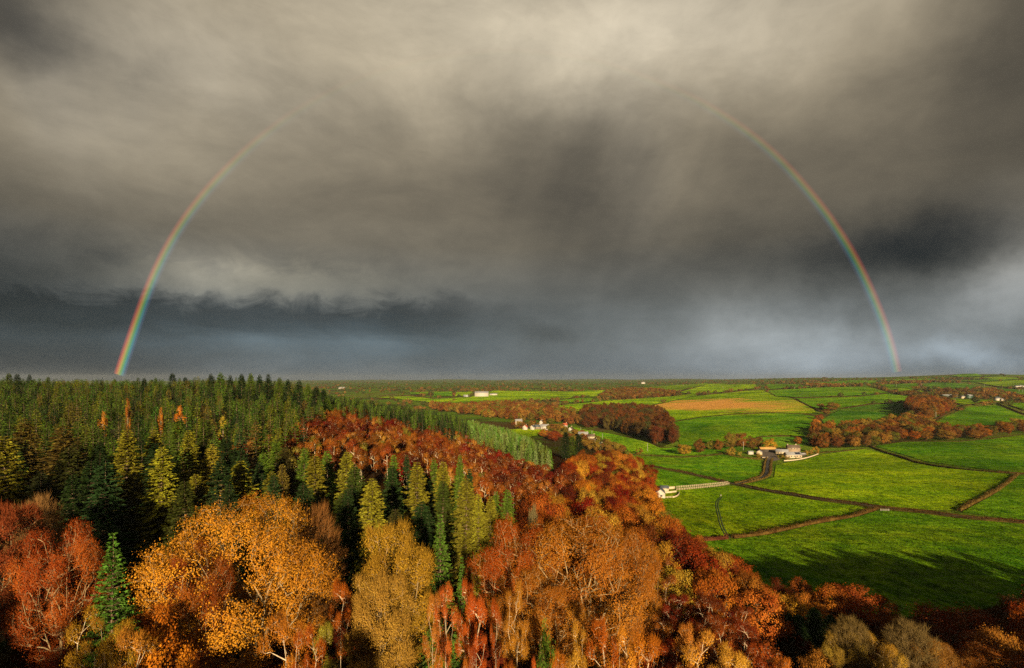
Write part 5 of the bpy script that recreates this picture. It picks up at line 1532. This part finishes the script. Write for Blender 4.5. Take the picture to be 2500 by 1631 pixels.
R6c = [(1248, 1030), (1300, 1034), (1360, 1042), (1395, 1050), (1440, 1066), (1480, 1080), (1520, 1100), (1535, 1112), (1480, 1108), (1430, 1096), (1370, 1070), (1340, 1060), (1335, 1048), (1255, 1048)]
region('village trees', R6c, 'base', (0, 160), (480, 1200), 13, (5, 9), (3.2, 5.2), ['broad0', 'broad1', 'broad2'], W(((0.26, 0.14, 0.022), 3, 'golden brown'), (OLIVE, 3, 'olive'), ((0.22, 0.085, 0.018), 2, 'rust'), ((0.30, 0.19, 0.026), 1, 'golden')),
       'garden tree|the village of pale houses', 'tree', 'garden trees of the village', 'garden_tree', clearance=0.75)
R7 = [(1990, 1050), (2010, 1052), (2060, 1052), (2180, 1036), (2230, 1024), (2268, 1036), (2284, 1056), (2320, 1062), (2420, 1058), (2500, 1044), (2600, 1030), (2600, 1042), (2500, 1057), (2424, 1069), (2342, 1076), (2205, 1076), (2130, 1090), (2100, 1095), (2010, 1098), (1982, 1090)]
region('tree belt', R7, 'base', (270, 900), (450, 1100), 13.5, (11, 17), (5.5, 8.5), ['broad0', 'broad1', 'broad2', 'broad3'], W(((0.27, 0.105, 0.016), 3, 'rust orange'), ((0.27, 0.15, 0.022), 3.5, 'golden brown'), ((0.16, 0.065, 0.016), 2, 'rust brown'), ((0.12, 0.11, 0.016), 2, 'olive'), ((0.32, 0.10, 0.013), 0.8, 'vivid orange')),
       'tree|the belt crossing the right-hand pastures', 'tree', 'trees of the belt across the right-hand pastures', 'broadleaf_tree', clearance=0.3)
R8 = [(2214, 988), (2246, 982), (2300, 988), (2330, 1000), (2300, 1014), (2270, 1030), (2235, 1018), (2218, 1006)]
region('copse', R8, 'base', (500, 1100), (700, 1300), 13, (17, 23), (7, 9), ['broad0', 'broad1', 'broad3'], W(((0.27, 0.095, 0.016), 3, 'orange brown'), ((0.20, 0.09, 0.016), 2, 'brown'), ((0.12, 0.08, 0.016), 1, 'olive brown')),
       'tall tree|the hillside copse', 'tree', 'trees of the hillside copse', 'broadleaf_tree', clearance=0.3, skipfields=False)
for nm, poly, xr, yr, cc, lab, grp in [
    ('strip wood', [(1458, 975), (1482, 956), (1520, 950), (1590, 950), (1650, 960), (1648, 968), (1540, 976)], (200, 900), (1300, 3200), (0.24, 0.11, 0.02), 'tree|the strip above the narrow field', 'trees above the long narrow field'),
    ('hedge wood', [(1340, 981), (1400, 975), (1412, 960), (1440, 958), (1455, 964), (1380, 980)], (100, 400), (1400, 2600), (0.20, 0.12, 0.022), 'tree|the row beside the barn field', 'tree row at the bright barn field'),
    ('farm wood', [(2290, 962), (2300, 955), (2370, 958), (2390, 966), (2350, 968)], (900, 1900), (1000, 2200), (0.15, 0.07, 0.018), 'dark tree|the group behind the green barn', 'trees behind the far green barn'),
    ('farm wood2', [(2395, 972), (2400, 955), (2440, 952), (2480, 965), (2490, 978), (2440, 975)], (900, 1900), (1000, 2200), (0.28, 0.12, 0.02), 'orange brown tree|the group beside the pale house', 'trees beside the far pale house'),
    ('upper row', [(1955, 946), (1960, 941), (2000, 942), (2080, 943), (2060, 945), (1990, 947)], (900, 2200), (1500, 4200), (0.34, 0.16, 0.03), 'golden tree|the row above the wide pasture', 'tree row above the wide upper pasture'),
    ('upper row2', [(2150, 940), (2200, 933), (2290, 932), (2360, 936), (2290, 934), (2236, 936)], (1200, 3200), (1700, 4400), (0.24, 0.12, 0.022), 'brown tree|the row behind the small pastures', 'tree row behind the far small pastures')]:
    region(nm, poly, 'base', xr, yr, 17, (9, 15), (6, 9), ['far0', 'far1', 'far2'], W((cc, 3, 'lighter'), (tuple(c * 0.6 for c in cc), 2, 'darker'), (OLIVE, 1, 'olive')), lab, 'tree', grp, 'broadleaf_tree', clearance=0.3)
R9 = [(2520, 1500), (2650, 1490), (3100, 1490), (3100, 1900), (2520, 1900)]
region('wood right', R9, 'base', (60, 300), (60, 135), 8.5, (11, 15), (4.5, 6), ['broad0', 'broad1', 'broad2'], W((RUST, 3, 'rust'), (DRED, 3, 'dark red'), ((0.30, 0.14, 0.02), 2, 'golden')),
       'broad tree|the wood at the lower right corner', 'tree', 'trees at the lower right corner', 'oak_tree', clearance=0.7)
# low undergrowth and saplings in the near wood
UG = [(-600, 1330), (1700, 1330), (2000, 1500), (3080, 1500), (3080, 1900), (-300, 1900)]
region('undergrowth', UG, 'base', (-70, 110), (46, 108), 3.8, (2.0, 4.6), (1.4, 2.4), ['bush0', 'bush1', 'bush2'], W((DRED, 4, 'dark red'), (RUST, 1, 'rust'), ((0.05, 0.035, 0.010), 5, 'dark brown'), (RED, 0.8, 'red'), ((0.03, 0.05, 0.012), 1.5, 'green'), ((0.10, 0.045, 0.014), 2, 'brown')),
       'low bush|the undergrowth of the near wood', 'bush', 'bushes of the woodland undergrowth', 'woodland_bush', clearance=0.05)

# far countryside: scattered by direction so that it thins out naturally
far_pts = []
N = 11000
u = rng.uniform(700, 3100, N); v = VH + 1.5 + rng.random(N) ** 1.3 * 80
ok = ~in_any_field(u, v)
u, v = u[ok], v[ok]
x_, y_ = [], []
H3 = hit(u, v)
nz = np.sin(H3[:, 0] * 0.004 + 1.3) + np.sin(H3[:, 1] * 0.0031 + H3[:, 0] * 0.002) + rng.normal(size=len(u)) * 0.5
sel = (H3[:, 1] > 900) & ((nz > 0.1) | (rng.random(len(u)) < 0.12))
FAR = []
SHADE_TREES = []
for k in range(900):  # trees added on the unseen rise to cast shade ahead
    bx, by = rng.uniform(-700, 260), rng.uniform(-170, -60)
    d_b = SHADE_TREES and min((bx - q['x']) ** 2 + (by - q['y']) ** 2 for q in SHADE_TREES) < 40
    if not d_b:
        SHADE_TREES.append(dict(x=bx, y=by, z=float(shade_rise_z(bx, by)), H=rng.uniform(15, 23), R=rng.uniform(4, 6), proto=('spruce0', 'spruce2', 'broad0', 'broad2')[rng.integers(4)], color=(0.16, 0.07, 0.015)))
fc = [(0.15, 0.095, 0.02), (0.11, 0.10, 0.02), (0.22, 0.12, 0.025), (0.08, 0.09, 0.02), (0.26, 0.13, 0.03)]
for q in H3[sel]:
    FAR.append((q[0], q[1], q[2], rng.uniform(7, 14), rng.uniform(5, 10), fc[rng.integers(5)]))
print('far trees', len(FAR), 'trees', len(TREES))

# ---- what can be seen: paint the trees near to far on a coarse grid
GW, GH, GS = 313, 204, 8.0
covered = np.zeros((GH, GW), bool)
for t in sorted(TREES, key=lambda t: t['y']):
    u0, vb = proj(t['x'], t['y'], t['z'])
    _, vt = proj(t['x'], t['y'], t['z'] + t['H'])
    wp = t['R'] / t['y'] * FPX
    con = t['proto'][:4] in ('spru', 'plan', 'fir0')
    a, b = max(0, int((u0 - wp) / GS)), min(GW, int((u0 + wp) / GS) + 1)
    c, d = max(0, int(vt / GS)), min(GH, int((vb * 0.85 + vt * 0.15) / GS) + 1)
    t['px'] = wp * 2
    t['u'] = u0
    if a >= b or c >= d:
        t['vis'] = 0
        continue
    sub = covered[c:d, a:b]
    yy, xx = np.mgrid[c:d, a:b]
    rel = np.clip(((yy + 0.5) * GS - vt) / max(1, vb - vt), 0, 1)
    m = np.abs((xx + 0.5) * GS - u0) <= wp * (rel * 1.1 + 0.05 if con else 0.95) + 2
    t['vis'] = float((m & ~sub).sum()) * GS * GS
    sub |= m & (np.abs((xx + 0.5) * GS - u0) <= wp * 0.8 * (rel + 0.1 if con else 1))

by_kind = {}
for t in TREES:
    by_kind.setdefault(t['name'], []).append(t)
singles, mass = [], []
for kname, lst in by_kind.items():
    lst.sort(key=lambda t: (-int(t['hero']), -(t['vis'] > 60), -t['px']))
    lim = 290
    for i, t in enumerate(lst):
        if t['hero'] or (i < lim and t['vis'] > 0):
            singles.append(t)
        else:
            mass.append(t)
print('singles', len(singles), 'mass', len(mass), {k: len(v) for k, v in by_kind.items()})

bygrp = {}
for t in singles:
    if '|' in t['label']:
        bygrp.setdefault(t['label'], []).append(t)
for lab, lst in bygrp.items():
    kind_, place = lab.split('|')
    us = sorted(t['u'] for t in lst)
    yv = sorted(t['y'] for t in lst)
    for t in lst:
        fu = us.index(t['u']) / max(1, len(us) - 1)
        fy = yv.index(t['y']) / max(1, len(yv) - 1)
        uw = ['far left', 'left', 'centre', 'right', 'far right'][min(4, int(fu * 5))]
        yw = ['front', 'middle', 'back'][min(2, int(fy * 3))] if len(lst) > 12 else ''
        t['label'] = ' '.join(f"{t['word']} {kind_} at the {yw} of {place}, {uw}".replace('at the  of', 'in').split())

for t in singles:
    p = PROTO[t['proto']]
    yaw = rng.uniform(0, 6.28)
    sx = t['R'] / p['R']
    szz = t['H'] / p['H']
    root = empty(t['name'], (t['x'], t['y'], t['z'] - 0.15), yaw)
    small = t['px'] < 26
    tag(root, t['label'], t['cat'], t['group'])
    tr = link_obj('trunk', p['wood'], root)
    cr = link_obj('crown', p['leaf'], root, color=t['color'])
    for c in (tr, cr):
        c.scale = (sx, sx, szz)


def scatter(name, items, label, kind='stuff'):
    """many far trees as one object: a point per tree, trees instanced on the points"""
    coll = bpy.data.collections.new(name + '_kinds')
    keys = sorted({it['proto'] for it in items})
    for k, pr in enumerate(keys):
        coll.objects.link(bpy.data.objects.new(f'{name}_kind_{k:03d}', one_mesh(pr)))
    me = bpy.data.meshes.new(name)
    me.from_pydata([(it['x'], it['y'], it['z'] - 0.15) for it in items], [], [])
    data = dict(kind_index=('INT', 'value', np.array([keys.index(it['proto']) for it in items], np.int32)),
                in_stand=('FLOAT', 'value', np.ones(len(items), np.float32)),
                tree_scale=('FLOAT_VECTOR', 'vector', np.array([(it['R'] / PROTO[it['proto']]['R'],) * 2 + (it['H'] / PROTO[it['proto']]['H'],) for it in items], np.float32).ravel()),
                tree_rot=('FLOAT_VECTOR', 'vector', np.array([(0, 0, rng.uniform(0, 6.28)) for it in items], np.float32).ravel()),
                tree_color=('FLOAT_COLOR', 'color', np.array([(*it['color'], 1.0) for it in items], np.float32).ravel()))
    for key, (tp, fld, arr) in data.items():
        a = me.attributes.new(key, tp, 'POINT')
        a.data.foreach_set(fld, arr)
    o = link_obj(name, me)
    ng = bpy.data.node_groups.new(name, 'GeometryNodeTree')
    ng.interface.new_socket('Geometry', in_out='INPUT', socket_type='NodeSocketGeometry')
    ng.interface.new_socket('Geometry', in_out='OUTPUT', socket_type='NodeSocketGeometry')
    gi = ng.nodes.new('NodeGroupInput'); go = ng.nodes.new('NodeGroupOutput')
    ci = ng.nodes.new('GeometryNodeCollectionInfo')
    ci.inputs['Collection'].default_value = coll
    ci.inputs['Separate Children'].default_value = True
    ci.inputs['Reset Children'].default_value = True
    ip = ng.nodes.new('GeometryNodeInstanceOnPoints')
    ip.inputs['Pick Instance'].default_value = True

    def attr(nm, tp):
        n_ = ng.nodes.new('GeometryNodeInputNamedAttribute')
        n_.data_type = tp
        n_.inputs['Name'].default_value = nm
        return n_.outputs['Attribute']
    L = ng.links
    L.new(gi.outputs[0], ip.inputs['Points'])
    L.new(ci.outputs[0], ip.inputs['Instance'])
    L.new(attr('kind_index', 'INT'), ip.inputs['Instance Index'])
    L.new(attr('tree_scale', 'FLOAT_VECTOR'), ip.inputs['Scale'])
    L.new(attr('tree_rot', 'FLOAT_VECTOR'), ip.inputs['Rotation'])
    L.new(ip.outputs[0], go.inputs[0])
    md = o.modifiers.new('scatter', 'NODES')
    md.node_group = ng
    tag(o, label, kind=kind)


def simple(lst):
    return [dict(x=t['x'], y=t['y'], z=t['z'], R=t['R'], H=t['H'], proto=t['proto'], color=t['color']) for t in lst]


con = [t for t in mass if t['proto'][:4] in ('spru', 'plan', 'fir0')]
bush = [t for t in mass if t['name'] == 'woodland_bush']
bro = [t for t in mass if t['proto'][:4] not in ('spru', 'plan', 'fir0') and t['name'] != 'woodland_bush']
scatter('spruce_forest', simple(con), 'remaining dense dark green spruces of the hillside plantation')
scatter('autumn_wood', simple(bro), 'remaining rust and orange trees of the slopes and valley')
if bush:
    scatter('undergrowth', simple(bush), 'dark bushy undergrowth between the near trees')
scatter('shade_wood_behind', SHADE_TREES, 'added wood on the unseen rise behind the viewpoint, shading the foreground')
scatter('far_woodland', [dict(x=f[0], y=f[1], z=f[2], H=f[3], R=f[4], proto=f'far{i % 3}', color=f[5]) for i, f in enumerate(FAR)], 'far woodland and hedgerow trees stretching to the horizon')

# ------------------------------------------------------------------ rainbow, far beyond the last hills
RB = [(270, 990), (290, 918), (310, 860), (337, 780), (365, 699), (402, 618), (445, 544), (513, 457), (618, 352), (720, 275), (850, 205), (1020, 150), (1240, 125), (1460, 152),
      (1652, 223), (1732, 262), (1843, 336), (1918, 404), (2017, 521), (2085, 627), (2140, 745), (2172, 835), (2190, 909), (2200, 985)]
ALPHA = [1.45, 1.4, 1.15, 0.85, 0.64, 0.50, 0.40, 0.27, 0.14, 0.055, 0.025, 0.02, 0.02, 0.025, 0.05, 0.10, 0.17, 0.23, 0.33, 0.42, 0.46, 0.44, 0.42, 0.4]


def rainbow():
    yd = 16500.0
    P = np.array([((u - UC) / FPX * yd, -(v - VH) / FPX * yd) for u, v in RB])
    d = np.concatenate([[0], np.cumsum(np.linalg.norm(np.diff(P, axis=0), axis=1))])
    m = 220
    q = np.linspace(0, d[-1], m)
    C = np.stack([np.interp(q, d, P[:, 0]), np.interp(q, d, P[:, 1])], 1)
    for _ in range(25):
        C[1:-1] = (C[:-2] + 2 * C[1:-1] + C[2:]) / 4
    al = np.interp(q, d, ALPHA)
    t = np.gradient(C, axis=0); t /= np.linalg.norm(t, axis=1, keepdims=True)
    nrm = np.stack([-t[:, 1], t[:, 0]], 1)     # travelling left to right over the top: this points outwards
    w = 33 / FPX * yd
    keep = C[:, 1] > 60
    C, nrm, al = C[keep], nrm[keep], al[keep]
    m = len(C)
    K = 3
    V = np.zeros((m, K, 3)); UVc = np.zeros((m, K)); AL = np.zeros((m, K))
    for k in range(K):
        f = k / (K - 1)
        o = C + nrm * (f - 0.5) * w
        V[:, k, 0], V[:, k, 2], V[:, k, 1] = o[:, 0], o[:, 1], yd
        UVc[:, k] = f
        AL[:, k] = al
    i, k = np.meshgrid(np.arange(m - 1), np.arange(K - 1), indexing='ij')
    F = np.stack([i * K + k, i * K + k + 1, (i + 1) * K + k + 1, (i + 1) * K + k], 2).reshape(-1, 4)
    me = mesh_np('rainbow', [(V.reshape(-1, 3), F, 0)], False)
    a = me.attributes.new('across', 'FLOAT', 'POINT'); a.data.foreach_set('value', UVc.ravel().astype(np.float32))
    a = me.attributes.new('strength', 'FLOAT', 'POINT'); a.data.foreach_set('value', AL.ravel().astype(np.float32))
    m_, t_, out = new_mat('rainbow_light')
    ac = t_.add('ShaderNodeAttribute', attribute_name='across')
    st = t_.add('ShaderNodeAttribute', attribute_name='strength')
    col = t_.ramp(ac.outputs['Fac'], [(0.0, (0, 0, 0)), (0.16, (0.03, 0.05, 0.10)), (0.32, (0.03, 0.22, 0.24)), (0.48, (0.12, 0.36, 0.06)), (0.62, (0.50, 0.34, 0.03)), (0.76, (0.60, 0.13, 0.02)), (0.88, (0.28, 0.03, 0.02)), (1.0, (0, 0, 0))], 'EASE')
    em = t_.add('ShaderNodeEmission')
    t_.put(em.inputs[0], col)
    t_.put(em.inputs[1], t_.math('MULTIPLY', st.outputs['Fac'], 0.26))
    tr_ = t_.add('ShaderNodeBsdfTransparent')
    ad = t_.add('ShaderNodeAddShader')
    t_.l.new(em.outputs[0], ad.inputs[0]); t_.l.new(tr_.outputs[0], ad.inputs[1])
    t_.l.new(ad.outputs[0], out.inputs[0])
    me.materials.append(m_)
    o = link_obj('rainbow', me)
    tag(o, 'wide rainbow arching over the valley, brightest at its left foot', 'rainbow')


rainbow()

# ------------------------------------------------------------------ haze
HAZE = 4.0e-5
if HAZE > 0:
    V, F = box_arr(-14300, 14300, -14300, 14300, -101, 60)
    me = mesh_np('haze', [(V, F, 0)], False)
    m, t, out = new_mat('haze_air')
    pv = t.add('ShaderNodeVolumePrincipled')
    pv.inputs['Color'].default_value = (0.40, 0.45, 0.52, 1)
    pv.inputs['Density'].default_value = HAZE
    pv.inputs['Anisotropy'].default_value = 0.2
    t.l.new(pv.outputs[0], out.inputs['Volume'])
    me.materials.append(m)
    me.update()
    o = link_obj('haze', me)
    tag(o, 'thin rain haze in the valley air', kind='stuff')
